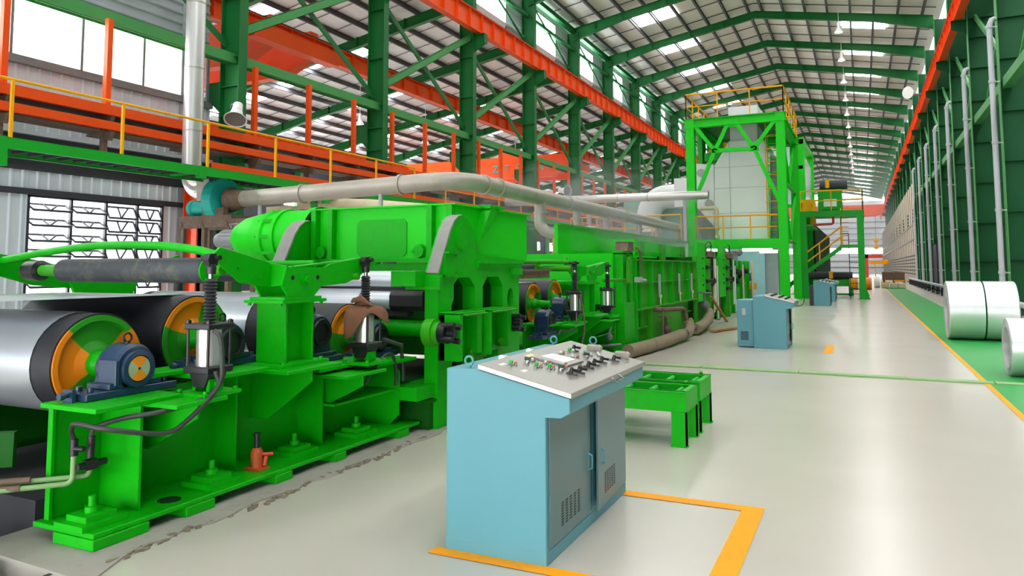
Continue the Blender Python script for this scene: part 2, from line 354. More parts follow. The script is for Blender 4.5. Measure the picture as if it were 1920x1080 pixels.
f = MB(); f.add([(-.74,15.5,.004),(-.58,15.5,.004),(-.58,17.2,.004),(-.74,17.2,.004)], [(0,1,2,3)]); tag(f.build('floor_marking', 'tape'), 'short orange dash on the floor right of the middle console', 'floor marking')
f = MB(); rr = random.Random(5); x = -3.85
while x < 4.4:
    l = rr.uniform(1.1, 1.6); dy = rr.uniform(-.02, .02); f.box(x, min(x+l-.02, 4.4), 12.40+dy, 12.60+dy, 0.001, .022); x += l
tag(f.build('trench_cover', 'chan'), 'faded green trench cover strip crossing the grey floor', 'trench cover')
# ---- roof of the main hall
RX, RZ, EZ = -6.3, 20.15, 18.15           # ridge and eave of the foil
f = MB(); f.add([(XL-.4, -9, EZ), (RX, -9, RZ), (RX, 202, RZ), (XL-.4, 202, EZ)], [(0,1,2,3)]); f.add([(RX, -9, RZ), (XR+.5, -9, EZ), (XR+.5, 202, EZ), (RX, 202, RZ)], [(0,1,2,3)])
ceil = struct(f.build('ceiling', 'foil', origin=(RX, 9, EZ)))
def roofz(x): return RZ - abs(x-RX)*(RZ-EZ)/11.2
for k in range(8):
    for sgn in (-1, 1):
        x = RX + sgn*(0.45 + k*1.42)
        f = MB(); f.ibeam((x, 8, roofz(x)-.16), (x, 202, roofz(x)-.16), .24, .13, .012, .014); f.build('purlin', 'purlin', ceil)
f = MB()
yy = 9.0
while yy < 120:
    for sg in (-1, 1):
        f.tube([(RX, yy, RZ-.035), (RX+sg*11.1, yy, EZ-.03)], .03, 4, False)
    yy += 2.45
f.build('support_wire', 'dark', ceil, kind='stuff')
for i, y in enumerate([-5.9, 1.6]+FY):
    for xa, xb, nm in ((-.75, 2.05, 'skylight_panel'), (-13.9, -11.0, 'skylight_panel')):
        f = MB(); a = .03
        f.add([(xa, y+2.1, roofz(xa)-a), (xa, y+4.2, roofz(xa)-a), (xb, y+4.2, roofz(xb)-a), (xb, y+2.1, roofz(xb)-a)], [(0,1,2,3)])
        f.build(nm, 'sky', ceil)
# rafters of the main hall
def rafter(i, y):
    t = thing('roof_rafter', 'green steel portal rafter under the main ceiling, %s from the camera' % nth(i), 'rafter', (RX, y, EZ), 'rafters under the main hall ceiling')
    for sg, nm in ((-1, 'left'), (1, 'right')):
        f = MB(); xe = RX+sg*11.0
        top = lambda x: roofz(x)-.29
        prof = [(RX, top(RX)), (xe, top(xe)), (xe, top(xe)-.85), (RX+sg*7.5, top(RX+sg*7.5)-.5), (RX, top(RX)-.5)]
        f.prism(prof, 'y', y-.008, y+.008)
        lo = [(xe, top(xe)-.85), (RX+sg*7.5, top(RX+sg*7.5)-.5), (RX, top(RX)-.5)]
        for a, b in zip(lo, lo[1:]): f.beam((a[0], y, a[1]), (b[0], y, b[1]), .26, .02)
        f.beam((xe, y, top(xe)), (RX, y, top(RX)), .26, .02)
        for k in (2.2, 4.6, 7.5, 9.4):
            x = RX+sg*k; f.box(x-.01, x+.01, y-.12, y+.12, top(x)-.5, top(x))
        f.build('rafter_half', 'steelgreen', t)
for i, y in enumerate(FY[1:]): rafter(i, y)
# ---- left column row
def left_column(i, y):
    t = thing('steel_column', 'green steel column of the left row, %s from the camera' % nth(i), 'column', (XL, y, 0), 'green columns of the left row')
    f = MB(); f.beam((XL, y, 0), (XL, y, 17.6), .02, .72, up=(1,0,0))
    f.build('web', 'steelgreen', t)
    f = MB()
    for x in (XL-.37, XL+.37): f.box(x-.015, x+.015, y-.17, y+.17, 0, 17.6)
    f.build('flange', 'palegreen' if False else 'steelgreen', t)
    f = MB()
    for z in (4.4, 6.3, 7.2, 8.1, 10.0, 12.0, 12.9): f.box(XL-.36, XL+.36, y-.16, y+.16, z-.01, z+.01)
    f.build('stiffener', 'steelgreen', t)
    f = MB(); f.prism([(XL+.38, 12.25), (XL+.38, 13.1), (XL+1.0, 13.1), (XL+1.0, 12.6)], 'y', y-.012, y+.012); f.box(XL+.98, XL+1.0, y-.17, y+.17, 12.6, 13.1); f.box(XL+.38, XL+1.0, y-.17, y+.17, 13.08, 13.1)
    f.build('crane_bracket', 'steelgreen', t)
    f = MB(); f.prism([(XL-.38, 6.4), (XL-.38, 7.35), (XL-.9, 7.35), (XL-.9, 6.85)], 'y', y-.15, y-.12); f.box(XL-.9, XL-.38, y-.17, y+.17, 7.35, 7.37); f.box(XL-.92, XL-.9, y-.17, y+.17, 6.85, 7.37)
    f.build('side_bracket', 'steelgreen', t)
for i, y in enumerate(FY[1:]): left_column(i, y)
for i, y in enumerate(FY[1:-1]):
    f = MB(); f.chan((XL+.2, y+.18, 9.0), (XL+.2, y+BAY-.2, 12.95), .30, .12, .02, up=(0,0,1))
    tag(f.build('diagonal_brace', 'palegreen'), 'pale green brace rising away from the camera beyond the %s left column' % (['first']+ORD[1:])[i], 'brace', 'braces between the left columns')
    f = MB(); f.beam((XL-.05, y+.18, 12.6), (XL-.05, y+BAY-.2, 8.45), .02, .2); f.beam((XL-.12, y+.18, 12.6), (XL-.12, y+BAY-.2, 8.45), .14, .02)
    tag(f.build('diagonal_brace', 'steelgreen'), 'dark green brace falling away from the camera beyond the %s left column' % (['first']+ORD[1:])[i], 'brace', 'braces between the left columns')
f = MB(); f.beam((XL-.05, 9.1+.2, 12.6), (XL-.05, Y0-.2, 8.45), .02, .2); f.beam((XL-.12, 9.3, 12.6), (XL-.12, Y0-.2, 8.45), .14, .02)
tag(f.build('diagonal_brace', 'steelgreen'), 'dark green brace coming down to the first left column behind the tall duct', 'brace')
for i, y in enumerate([9.1]+FY[1:-1]):
    f = MB(); f.ibeam((XL, y+.02, 8.05), (XL, y+BAY-.02, 8.05), .34, .30, .02, .012, up=(1,0,0)); f.beam((XL+.12, y+.02, 8.05), (XL+.12, y+BAY-.02, 8.05), .02, .34)
    tag(f.build('tie_beam', 'palegreen'), 'green horizontal tie beam at mid height of the left columns, %s one' % nth(i), 'beam', 'tie beams of the left column row')
def crane_rail(x, z, Y1, Y2, label, h=1.0, w=.34, step=1.25, side=1):
    t = thing('crane_beam', label, 'crane beam', (x, Y1, z-h/2))
    f = MB(); f.ibeam((x, Y1, z), (x, Y2, z), h, w, .025, .016); 
    y = Y1+step/2
    while y < Y2: f.box(x-w/2+.02, x+w/2-.02, y-.01, y+.01, z-h/2+.02, z+h/2-.02); y += step
    f.build('girder', 'orange', t)
    f = MB(); f.box(x-.05, x+.05, Y1, Y2, z+h/2, z+h/2+.12); f.build('rail', 'dark', t)
    return t
crane_rail(-16.75, 13.68, 20, 196, 'long orange crane runway beam on the inner side of the left columns')
crane_rail(-19.2, 10.25, 13, 196, 'long orange crane runway beam seen behind the left columns', h=.7)
crane_rail(-33.5, 9.75, 16, 150, 'far orange crane runway beam deep in the side hall', h=.5)
crane_rail(4.32, 13.35, 24, 196, 'long orange crane runway beam along the right column row', h=.95)
# clerestory above the left crane beam
f = MB(); g = MB(); wd = MB()
prof = []
z = 14.4
while z < 18.0: prof += [(XL-.42, z), (XL-.47, z+.10)]; z += .2
for i, y in enumerate(FY[1:-1]):
    a, b = y+.15, y+BAY-.15
    f.sheet(prof, 'y', b-2.1, b+.3); f.sheet([(XL-.45, 14.2), (XL-.45, 14.7)], 'y', a, b); f.sheet([(XL-.45, 17.55), (XL-.45, 18.1)], 'y', a, b)
    f.sheet(prof, 'y', a, a+.35)
    g.box(XL-.47, XL-.42, a+.35, b-2.1, 14.66, 14.74); g.box(XL-.47, XL-.42, a+.35, b-2.1, 17.5, 17.58)
    for yy in (a+.35, b-2.1): g.box(XL-.47, XL-.42, yy-.04, yy+.04, 14.7, 17.55)
wl = struct(f.build('wall_left', 'sheet'))
g.build('window_frame', 'grey', wl)
for i, y in enumerate(FY[1:-1]):
    a, b = y+.15, y+BAY-.15
    f = MB(); f.add([(XL-.445, a+.35, 14.7), (XL-.445, b-2.1, 14.7), (XL-.445, b-2.1, 17.55), (XL-.445, a+.35, 17.55)], [(0,1,2,3)])
    struct(f.build('window_%d' % (i+20), 'clear'))
for i, y in enumerate(FY[1:-1]):
    f = MB(); f.beam((XL, y+.1, 16.4), (XL, y+BAY-.1, 16.4), .2, .2); f.tube([(XL, y+.2, 17.4), (XL, y+BAY-.2, 14.6)], .07, 6)
    f.beam((XL, y, 17.75), (XL, y+BAY, 17.75), .3, .3)
    tag(f.build('eave_strut', 'steelgreen'), 'green eave strut and rod in front of the high windows, %s bay' % nth(i), 'strut', 'eave struts along the high windows')
# ---- side hall behind the left columns
SX = -41.5
def sz(x): return 15.0 if x > -18.6 else 15.0 - (-18.6-x)*.19
f = MB(); f.add([(-17.5, 15.5, sz(-18.6)+.25), (-18.6, 15.5, sz(-18.6)+.25), (-18.6, 202, sz(-18.6)+.25), (-17.5, 202, sz(-18.6)+.25)], [(0,1,2,3)])
f.add([(-18.6, 15.5, sz(-18.6)+.25), (SX, 15.5, sz(SX)+.25), (SX, 202, sz(SX)+.25), (-18.6, 202, sz(-18.6)+.25)], [(0,1,2,3)])
ceil2 = struct(f.build('ceiling_side', 'foil2'))
for k in range(16):
    x = -18.9 - k*1.42
    f = MB(); f.ibeam((x, 15.5, sz(x)+.1), (x, 202, sz(x)+.1), .25, .10, .01, .012); f.build('purlin', 'purlin', ceil2)
f = MB(); yy = 16.0
while yy < 110:
    f.tube([(-18.6, yy, sz(-18.6)+.2), (SX, yy, sz(SX)+.2)], .02, 4, False); yy += 1.8
f.build('support_wire', 'dark', ceil2, kind='stuff')
rr = random.Random(11)
n_ = 0
for i, y in enumerate(FY[1:16]):
    for k in range(1, 15):
        if n_ >= 96: break
        if k in (4, 6, 8, 10, 12, 13, 14):
            xa = -18.9-k*1.42-.2; xb = xa-1.1; ya = y+1.2+rr.uniform(-.2, 1.0); w_ = 1.3 if k > 8 else 1.0
            f = MB(); f.add([(xa, ya, sz(xa)+.23), (xa, ya+w_, sz(xa)+.23), (xb, ya+w_, sz(xb)+.23), (xb, ya, sz(xb)+.23)], [(0,3,2,1)]); f.build('skylight_panel', 'skys', ceil2); n_ += 1
for i, y in enumerate(FY[1:18]):
    t = MB(); top = [(-17.7, sz(-18.6)), (-18.6, sz(-18.6)), (SX, sz(SX))]
    t.prism([(-17.7, sz(-18.6)), (-18.6, sz(-18.6)), (SX, sz(SX)), (SX, sz(SX)-.9), (-34, sz(-34)-.5), (-18.6, sz(-18.6)-.6), (-17.7, sz(-18.6)-.6)], 'y', y-.01, y+.01)
    for a, b in (((-17.7, sz(-18.6)-.6), (-18.6, sz(-18.6)-.6)), ((-18.6, sz(-18.6)-.6), (-34, sz(-34)-.5)), ((-34, sz(-34)-.5), (SX, sz(SX)-.9))): t.beam((a[0], y, a[1]), (b[0], y, b[1]), .28, .02)
    for x in (-21, -24, -28, -32, -36): t.box(x-.012, x+.012, y-.13, y+.13, sz(x)-.5, sz(x))
    t.box(SX+.1, SX+.7, y-.15, y+.15, 0, sz(SX)-.5)
    tag(t.build('side_hall_portal', 'steelgreen'), 'green frame of the side hall seen between the left columns, %s from the camera' % nth(i), 'frame', 'frames of the side hall')
f = MB(); f.box(SX-.2, SX, 15, 202, 0, 4.1); f.box(SX-.2, SX, 15, 202, 5.3, 10.8)
yy = 15
while yy < 200: f.box(SX-.2, SX, yy, yy+2.2, 4.1, 5.3); yy += 7.5
struct(f.build('wall_side', 'dark'))
for k_, (y0_, y1_, z0_, z1_) in enumerate(((45.4, 48.4, 6.7, 7.5), (49.0, 53.3, 6.7, 7.5), (54.3, 54.9, 6.9, 7.3), (91, 95, 6.0, 7.2), (17, 21, 5.8, 6.6), (24, 28, 5.8, 6.6))):
    g_ = MB(); g_.box(SX, SX+.06, y0_, y1_, z0_, z1_); struct(g_.build('window_%d' % (70+k_), 'lamp'))
f = MB(); f.box(-42, -17.9, 15.2, 15.4, 0, 15.5)
struct(f.build('wall_partition', 'sheetd'))
f = MB(); f.box(SX, XL-.5, 201.8, 202, 0, 15)
struct(f.build('wall_side_far', 'sheetd'))
# bridge cranes in the side hall
def bridge(y, z, x0, x1, label, txt=None, pinkish=False, gap=2.2, hh=1.3):
    t = thing('bridge_crane', label, 'crane', (x0, y, z))
    for k, dy in enumerate((0, gap)):
        f = MB(); f.prism([(x0, z+.3), (x0-.0, z+hh), (x1, z+hh), (x1, z+.3), (x1+1.4 if x1 < x0 else x1-1.4, z-.35), (x0-1.4 if x1 < x0 else x0+1.4, z-.35)], 'y', y+dy-.22, y+dy+.22)
        f.build('box_girder', 'orange', t)
    f = MB(); f.box(x0-.25, x0+.25, y-1.2, y+gap+1.2, z+.2, z+.75); f.box(x1-.25, x1+.25, y-1.2, y+gap+1.2, z+.2, z+.75); split(f, 'end_carriage', 'orange', t)
    f = MB(); xm = x0+(x1-x0)*.35
    f.box(xm-1.0, xm+1.0, y-.1, y+gap+.1, z+hh, z+hh+.25); f.box(xm-.8, xm-.1, y+.2, y+gap-.2, z+hh+.25, z+hh+.9); f.build('trolley', 'orange', t)
    return t
bridge(20.3, 9.6, -19.2, -33.5, 'nearest orange bridge crane hanging behind the first left column')
BC = bridge(51, 8.8, -19.2, -33.5, 'farther orange bridge crane with teal lettering, seen between the left columns')
bridge(150, 11.3, -16.2, 3.9, 'distant orange bridge crane spanning the main hall near the end wall', hh=1.7)
def word(txt, size, loc, rot, mat, parent):
    c = bpy.data.curves.new('lettering', 'FONT'); c.body = txt; c.size = size; c.extrude = .01; c.align_x = 'LEFT'
    o = bpy.data.objects.new('lettering', c); S.collection.objects.link(o); dg = bpy.context.evaluated_depsgraph_get()
    me = bpy.data.meshes.new_from_object(o.evaluated_get(dg)); bpy.data.objects.remove(o)
    me.materials.append(M[mat]); r = bpy.data.objects.new('lettering', me); S.collection.objects.link(r)
    r.rotation_euler = rot
    if parent is not None: r.parent = parent; r.location = Vector(loc)-WPOS[parent.name]
    else: r.location = loc
    WPOS[r.name] = Vector(loc)
    return r
for ch_, x_ in (('Z', -25.6), ('T', -24.6), ('S', -23.6), ('N', -21.9), ('H', -20.7), ('.', -20.1)): word(ch_, .8, (x_, 50.76, 8.95), (pi/2, 0, 0), 'teal', BC)
# ---- near left wall (before the first column)
WX = -17.95
def ribbed(y0, y1, z0, z1, x=WX, pitch=.28, d=.035):
    pr = []; y = y0
    while y < y1-1e-6:
        e = min(y1, y+pitch); pr += [(x, y), (x, y+(e-y)*.7), (x+d, y+(e-y)*.8), (x+d, y+(e-y)*.92)]; y = e
    pr += [(x, y1)]; return pr
f = MB()
WY0, WY1, WZ0, WZ1 = 10.95, 14.75, .9, 3.42
for y0, y1, z0, z1 in ((-9, WY0, 0, 4.3), (WY1, 16.3, 0, 4.3), (WY0, WY1, WZ1, 4.3), (WY0, WY1, 0, WZ0), (-9, 16.3, 4.3, 6.62)):
    f.sheet(ribbed(y0, y1, z0, z1), 'z', z0, z1)
wn = struct(f.build('wall_left_near', 'sheet'))
f = MB(); z = 8.35; pr = []
while z < 18: pr += [(WX+.0, z), (WX+.0, z+.16), (WX+.05, z+.20), (WX+.05, z+.26)]; z += .3
f.sheet(pr, 'y', -9, 16.2); 
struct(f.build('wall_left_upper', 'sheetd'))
f = MB(); f.box(WX-.05, WX+.16, -6, 16.3, 6.5, 6.62); f.box(WX-.05, WX+.05, -6, 16.3, 6.62, 6.72); f.box(WX-.05, WX+.1, -6, 16.3, 8.12, 8.4)
struct(f.build('trim_1', 'grey'))
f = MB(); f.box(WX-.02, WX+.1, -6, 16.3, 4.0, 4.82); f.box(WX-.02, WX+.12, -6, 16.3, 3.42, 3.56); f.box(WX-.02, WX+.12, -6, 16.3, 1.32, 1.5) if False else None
struct(f.build('trim_shade_band', 'dark'))  # near-black strip: dark wall band plus painted catwalk shade
f = MB(); f.box(WX-.02, WX+.2, -6, 16.3, 4.84, 4.93); struct(f.build('trim_3', 'sheet'))
k = 1
ys = [-6, -2.5, .8, 3.0, 5.0, 6.9, 8.65, 10.4, 12.15, 13.95, 15.3, 16.2]
for a, b in zip(ys, ys[1:]):
    f = MB(); f.add([(WX, a+.03, 6.72), (WX, b-.03, 6.72), (WX, b-.03, 8.12), (WX, a+.03, 8.12)], [(0,1,2,3)])
    w = struct(f.build('window_%d' % k, 'frost')); k += 1
    f = MB(); f.box(WX-.03, WX+.04, b-.035, b+.035, 6.72, 8.12); f.build('window_frame', 'grey', w)
# louvre window: four columns of tilting panes
lw = thing('window_%d' % k, '', '', (WX, WY0, WZ0)); del lw['label']; del lw['category']; lw['kind'] = 'structure'
f = MB(); ws = [WY0+.03, WY0+1.10, WY0+2.05, WY0+2.98, WY1-.03]
for y in ws: f.box(WX-.04, WX+.04, y-.03, y+.03, WZ0, WZ1)
f.box(WX-.04, WX+.04, WY0, WY1, WZ1-.05, WZ1); f.box(WX-.04, WX+.04, WY0, WY1, WZ0, WZ0+.05)
f.build('window_frame', 'dark', lw)
for c in range(4):
    a, b = ws[c]+.05, ws[c+1]-.05; ang = radians(28 if c < 2 else 62); z = WZ1-.28
    while z > WZ0+.15:
        dx, dz = cos(ang)*.17, sin(ang)*.17
        f = MB(); f.add([(WX-dx, a, z+dz), (WX-dx, b, z+dz), (WX+dx, b, z-dz), (WX+dx, a, z-dz)], [(0,1,2,3)]); p = f.build('louvre_pane', 'frost', lw)
        g = MB(); P = lambda t, u: (WX-dx+2*dx*u, a+(b-a)*t, z+dz-2*dz*u)
        for q in (((0,0),(1,0)), ((1,0),(1,1)), ((1,1),(0,1)), ((0,1),(0,0)), ((.42,0),(.42,1)), ((.42,1),(.8,0))): g.tube([P(*q[0]), P(*q[1])], .028, 4)
        g.build('pane_frame', 'dark', p)
        z -= .37
# orange column stub behind the fan
t = thing('steel_column', 'short red orange column standing behind the teal fan', 'column', (-17.3, 15.4, 0))
f = MB(); f.ibeam((-17.3, 15.35, 0), (-17.3, 15.35, 4.2), .6, .4, .03, .02, up=(1,0,0)); f.box(-17.2, -17.0, 15.1, 15.6, 0, 4.2); f.build('shaft', 'redcol', t)
f = MB(); f.box(-17.7, -16.9, 15.0, 15.7, 0, .04); f.build('base_plate', 'redcol', t)
# ---- hung rack of orange channels with cable trays
HX = -17.0
hang_y = [12.14+2.48*i for i in range(-3, 26)]
t = thing('hung_rack', 'long orange rack of channels hung from red rods along the left columns', 'rack', (HX, 8, 4.6))
for (za, zb, nm) in ((5.42, 5.66, 'channel'), (5.06, 5.26, 'channel'), (4.50, 4.66, 'channel')):
    ys_ = 15.2 if za < 4.6 else 2
    f = MB(); f.chan((HX+.35, ys_, (za+zb)/2), (HX+.35, 74, (za+zb)/2), zb-za, .14, .012, side=1); f.beam((HX+.42, ys_, (za+zb)/2), (HX+.42, 74, (za+zb)/2), .012, zb-za)
    f.build(nm, 'orange', t)
for y in hang_y:
    f = MB(); f.beam((HX+.1, y, 5.55), (HX+.1, y, 7.9), .14, .14); f.build('hanger', 'orange', t)
    f = MB()
    for z in (5.42, 5.02): f.prism([(HX+.4, z), (HX-.55, z), (HX-.55, z-.06), (HX+.3, z-.22)], 'y', y-.05, y+.05)
    f.box(HX-.02, HX+.12, y-.06, y+.06, 4.5, 5.5)
    f.build('bracket', 'rust', t)
f = MB(); f.box(HX-.45, HX+.3, 2, 74, 5.42, 5.44); f.box(HX-.45, HX+.3, 2, 74, 5.02, 5.04); f.build('tray_floor', 'rust', t)
for dx, z, r in ((-.3, 5.56, .09), (-.05, 5.54, .07), (-.3, 5.16, .10)):
    f = MB(); f.tube([(HX+dx, 2, z), (HX+dx, 74, z)], r, 8); tag(f.build('service_pipe', 'ductnew'), 'silver pipe lying on the %s tray of the orange rack' % {.09: 'upper (larger pipe)', .07: 'upper (thinner pipe)', .10: 'lower'}[r], 'pipe')
# ---- catwalk with yellow railing
CX = -13.5
t = thing('catwalk', 'long green catwalk with yellow railing above the machine line', 'catwalk', (CX, 5, 3.6))
f = MB(); f.chan((CX, -2, 3.86), (CX, 75, 3.86), .2, .08, .012, side=-1); f.beam((CX+.03, -2, 3.86), (CX+.03, 75, 3.86), .012, .2); f.chan((CX-1.0, -2, 3.86), (CX-1.0, 75, 3.86), .2, .08, .012, side=1)
f.build('edge_channel', 'platgreen', t)
f = MB(); y = -2
f.box(CX-1.0, CX, -2, 75, 3.905, 3.915)
while y < 60: f.box(CX-1.0, CX, y, y+.03, 3.80, 3.905); y += .3
f.build('grating', 'dark', t)
ys = [7.9+2.175*i for i in range(-4, 7)] + [22.0+1.0+2.175*i for i in range(24)]
f = MB(); f.tube([(CX, -2, 5.0), (CX, 20.95, 5.0)], .028, 8); f.build('handrail', 'yellow', t)
f = MB(); f.tube([(CX, 22.0, 5.0), (CX, 75, 5.0)], .028, 8); f.build('handrail', 'yellow', t)
f = MB(); f.tube([(CX, 22.0, 4.45), (CX, 75, 4.45)], .022, 6); f.build('mid_rail', 'yellow', t)
for y in ys:
    f = MB(); f.beam((CX, y, 3.8), (CX, y, 5.0), .05, .05); f.build('rail_post', 'yellow', t)
for y in (3.4, 7.75, 12.1, 16.45, 20.8, 25.1, 29.5, 33.8, 38.2, 42.5, 46.9, 51.2):
    f = MB(); f.box(CX-1.0 if y < 16 else XL+.38, CX-.06, y-.06, y+.06, 3.80, 3.9); f.box(CX-.1, CX+.04, y-.1, y+.1, 3.45 if y in (7.75, 16.45) else 3.7, 3.97); f.build('support_arm', 'platgreen', t)
# ---- right side
PT = [10.5]*7
def right_column(i, y):
    t = thing('steel_column', 'dark green steel column of the right row, %s one in view' % nth(i), 'column', (5.1, y, 0), 'dark green columns of the right row')
    f = MB(); f.box(4.7, 5.75, y-.01, y+.01, 0, 17.5); f.build('web', 'rightgreen', t)
    f = MB()
    for x in (4.68, 5.77): f.box(x-.015, x+.015, y-.2, y+.2, 0, 17.5)
    f.build('flange', 'palegreen', t)
    f = MB()
    for z in (1.9, 3.6, 5.4, 7.2, 9.1, 10.6, 12.0, 12.9): f.box(4.7, 5.75, y-.14, y+.14, z-.012, z+.012)
    f.build('stiffener', 'rightgreen', t)
    f = MB(); f.prism([(4.66, 12.2), (4.66, 12.87), (4.05, 12.87), (4.05, 12.5)], 'y', y-.012, y+.012); f.box(4.05, 4.66, y-.18, y+.18, 12.85, 12.87); f.build('crane_bracket', 'rightgreen', t)
    if i > 6: return
    t2 = thing('downpipe', 'grey downpipe on the right row of columns, %s one in view' % nth(i), 'pipe', (4.42, y-.3, .1), 'grey downpipes on the right columns')
    f = MB(); f.tube([(4.6, y-.2, PT[i]+.05), (4.5, y-.3, PT[i]), (4.42, y-.3, PT[i]-.2), (4.42, y-.3, .1)], .095, 12); f.build('pipe', 'greyp', t2)
    for z in (1.4, 3.6, 6.0, 8.2, 10.2):
        f = MB(); f.lathe((4.42, y-.3, z), (0,0,1), [(0, .095), (0, .115), (.1, .115), (.1, .095)], 12); f.box(4.42, 4.66, y-.31, y-.29, z+.02, z+.06); f.build('clamp', 'greyp', t2)
for i in range(20): right_column(i, 31.2+BAY*i)
for i in range(12):
    y = 31.2+BAY*(i-1)
    f = MB(); f.beam((5.0, y+.1, 9.0), (5.0, y+BAY-.1, 12.95), .1, .2); tag(f.build('diagonal_brace', 'palegreen'), 'pale green brace rising away between right columns, %s one in view' % nth(i), 'brace', 'rising braces between the right columns')
    f = MB(); f.beam((5.2, y+.1, 12.6), (5.2, y+BAY-.1, 8.45), .08, .12); tag(f.build('diagonal_brace', 'palegreen'), 'thin green brace falling away between right columns, %s one in view' % nth(i), 'brace', 'falling braces between the right columns')
    f = MB(); f.beam((4.9, y+.02, 8.2), (4.9, y+BAY-.02, 8.2), .3, .34); tag(f.build('tie_beam', 'palegreen'), 'green tie beam at mid height of the right columns, %s one in view' % nth(i), 'beam', 'tie beams of the right column row')
f = MB(); pr = ribbed(-9, 202, 0, 18, x=9.2, pitch=.9, d=.06); f.sheet(pr, 'z', 0, 18)
struct(f.build('wall_right', 'wallgreen'))
f = MB()
f.box(5.80, 5.84, -9, 202, 14.4, 18.3)
f.box(5.80, 5.84, 16, 202, 13.5, 14.4); struct(f.build('wall_right_upper', 'sheetd'))
# beige louvred wall farther down the right side
t = thing('wall_right_far', '', '', (5.0, 80, 0)); del t['label']; del t['category']; t['kind'] = 'structure'
f = MB(); f.box(4.56, 4.60, 78, 200, 0, 9.6); f.build('panel', 'beige', t)
f = MB()
for y in [78+i*3.1 for i in range(40)]: f.box(4.50, 4.56, y-.04, y+.04, 0, 9.7)
for z in (4.3, 5.7): f.box(4.5, 4.56, 78, 200, z-.06, z+.06)
f.build('rib', 'grey', t)
f = MB()
for i in range(34):
    y = 78.4+i*3.1
    for z in (.9, 1.25, 1.6, 1.95, 2.3, 2.65) + ((5.9, 6.25, 6.6, 6.95) if i % 3 == 0 else ()): f.box(4.50, 4.56, y, y+2.0, z, z+.14)
f.build('louvre', 'dark', t)
# light-limiting wall added out of view behind the camera; far end wall
f = MB(); f.box(-18.2, 9.2, -9.3, -9, 2.0, 20.5); struct(f.build('wall_rear_baffle', 'sheet'))
f = MB()
for z0, z1 in ((0, 4.9), (6.2, 17.6)): f.box(-17.6, 6, 198, 198.3, z0, z1)
we = struct(f.build('wall_back', 'sheet'))
f = MB()
for z in (1.5, 3, 6.8, 8.2, 9.6, 11, 12.4, 14): f.box(-17.3, 6, 197.8, 198, z, z+.14)
f.build('girt', 'grey', we)
f = MB(); f.add([(-17.3, 198.1, 4.9), (6, 198.1, 4.9), (6, 198.1, 6.2), (-17.3, 198.1, 6.2)], [(0,1,2,3)]); struct(f.build('window_60', 'clear'))
# high-bay lamps
def lamp(x, y, z, label, group, n=[0]):
    t = thing('high_bay_lamp', label, 'lamp', (x, y, z), group)
    f = MB(); f.lathe((x, y, z), (0,0,1), [(0, .26), (.08, .25), (.22, .14), (.36, .09), (.36, .001)], 16); f.build('reflector', 'whitew', t)
    f = MB(); f.lathe((x, y, z+.36), (0,0,1), [(0, .09), (.32, .09), (.32, .001)], 10); f.build('housing', 'whitew', t)
    f = MB(); f.sphere((x, y, z+.12), .09, 10, 6); f.build('bulb', 'bulb', t)
    f = MB(); f.tube([(x, y, z+.68), (x, y, roofz(x)+.01 if x > -17 else sz(x)+.24-.0*x)], .015, 5); f.build('stem', 'whitew', t)
for i in range(12): lamp(-.9, 54.1-.9+BAY*i, 17.3, 'white high-bay lamp under the right roof slope, %s one' % nth(i), 'high-bay lamps of the main hall')
for i, (x, y, z) in enumerate(((-27.5, 36.5, 10.4), (-27.5, 44, 10.4), (-27.5, 59, 10.2))): lamp(x, y, z, ['lamp under the side hall roof just right of the first left column', 'lamp under the side hall roof between the second and third left columns', 'lamp under the side hall roof behind the farther orange crane'][i], 'lamps of the side hall')
# horn loudspeakers
for i, (x, y, z, lb) in enumerate(((-16.35, 15.9, 6.42, 'grey horn loudspeaker on the first left column'), (-16.6, 42.0, 6.35, 'grey horn loudspeaker above the long duct near the fourth left column'))):
    t = thing('horn_speaker', lb, 'loudspeaker', (x, y, z)); k = 1.35 if i == 0 else 1.5
    d = Vector((.30, -.45, -.84)).normalized() if i == 0 else Vector((.9, -.35, -.1)).normalized()
    f = MB(); f.lathe((x, y, z), d, [(0, 0), (0, .10*k), (.16*k, .11*k), (.34*k, .15*k), (.44*k, .24*k), (.45*k, .24*k), (.44*k, .22*k), (.34*k, .13*k), (.2*k, .05*k)], 24); f.build('horn', 'whitew', t)
    f = MB(); f.lathe((x, y, z), d, [(.2*k, 0), (.2*k, .12*k), (.34*k, .128*k), (.40*k, .17*k), (.435*k, .215*k), (.43*k, .05*k), (.44*k, .04*k), (.44*k, 0)], 24); f.build('driver', 'grey', t)
    f = MB(); f.tube([(x, y, z), (x-.3, y+.05, z+.05), (XL+.3, y+.35, z+.05)], .03, 6); f.build('bracket', 'grey', t)
# white floodlight on the right crane beam
t = thing('floodlight', 'white floodlight fixed beside the right crane beam', 'lamp', (3.7, 60.0, 14.2))
f = MB(); f.lathe((3.7, 60, 14.2), (-.6, -.7, -.1), [(0, .0), (0, .2), (.2, .28), (.5, .45), (.52, .0)], 16); f.build('reflector', 'whitew', t)
f = MB(); f.box(3.7, 4.2, 59.9, 60.1, 14.0, 14.1); f.build('bracket', 'grey', t)

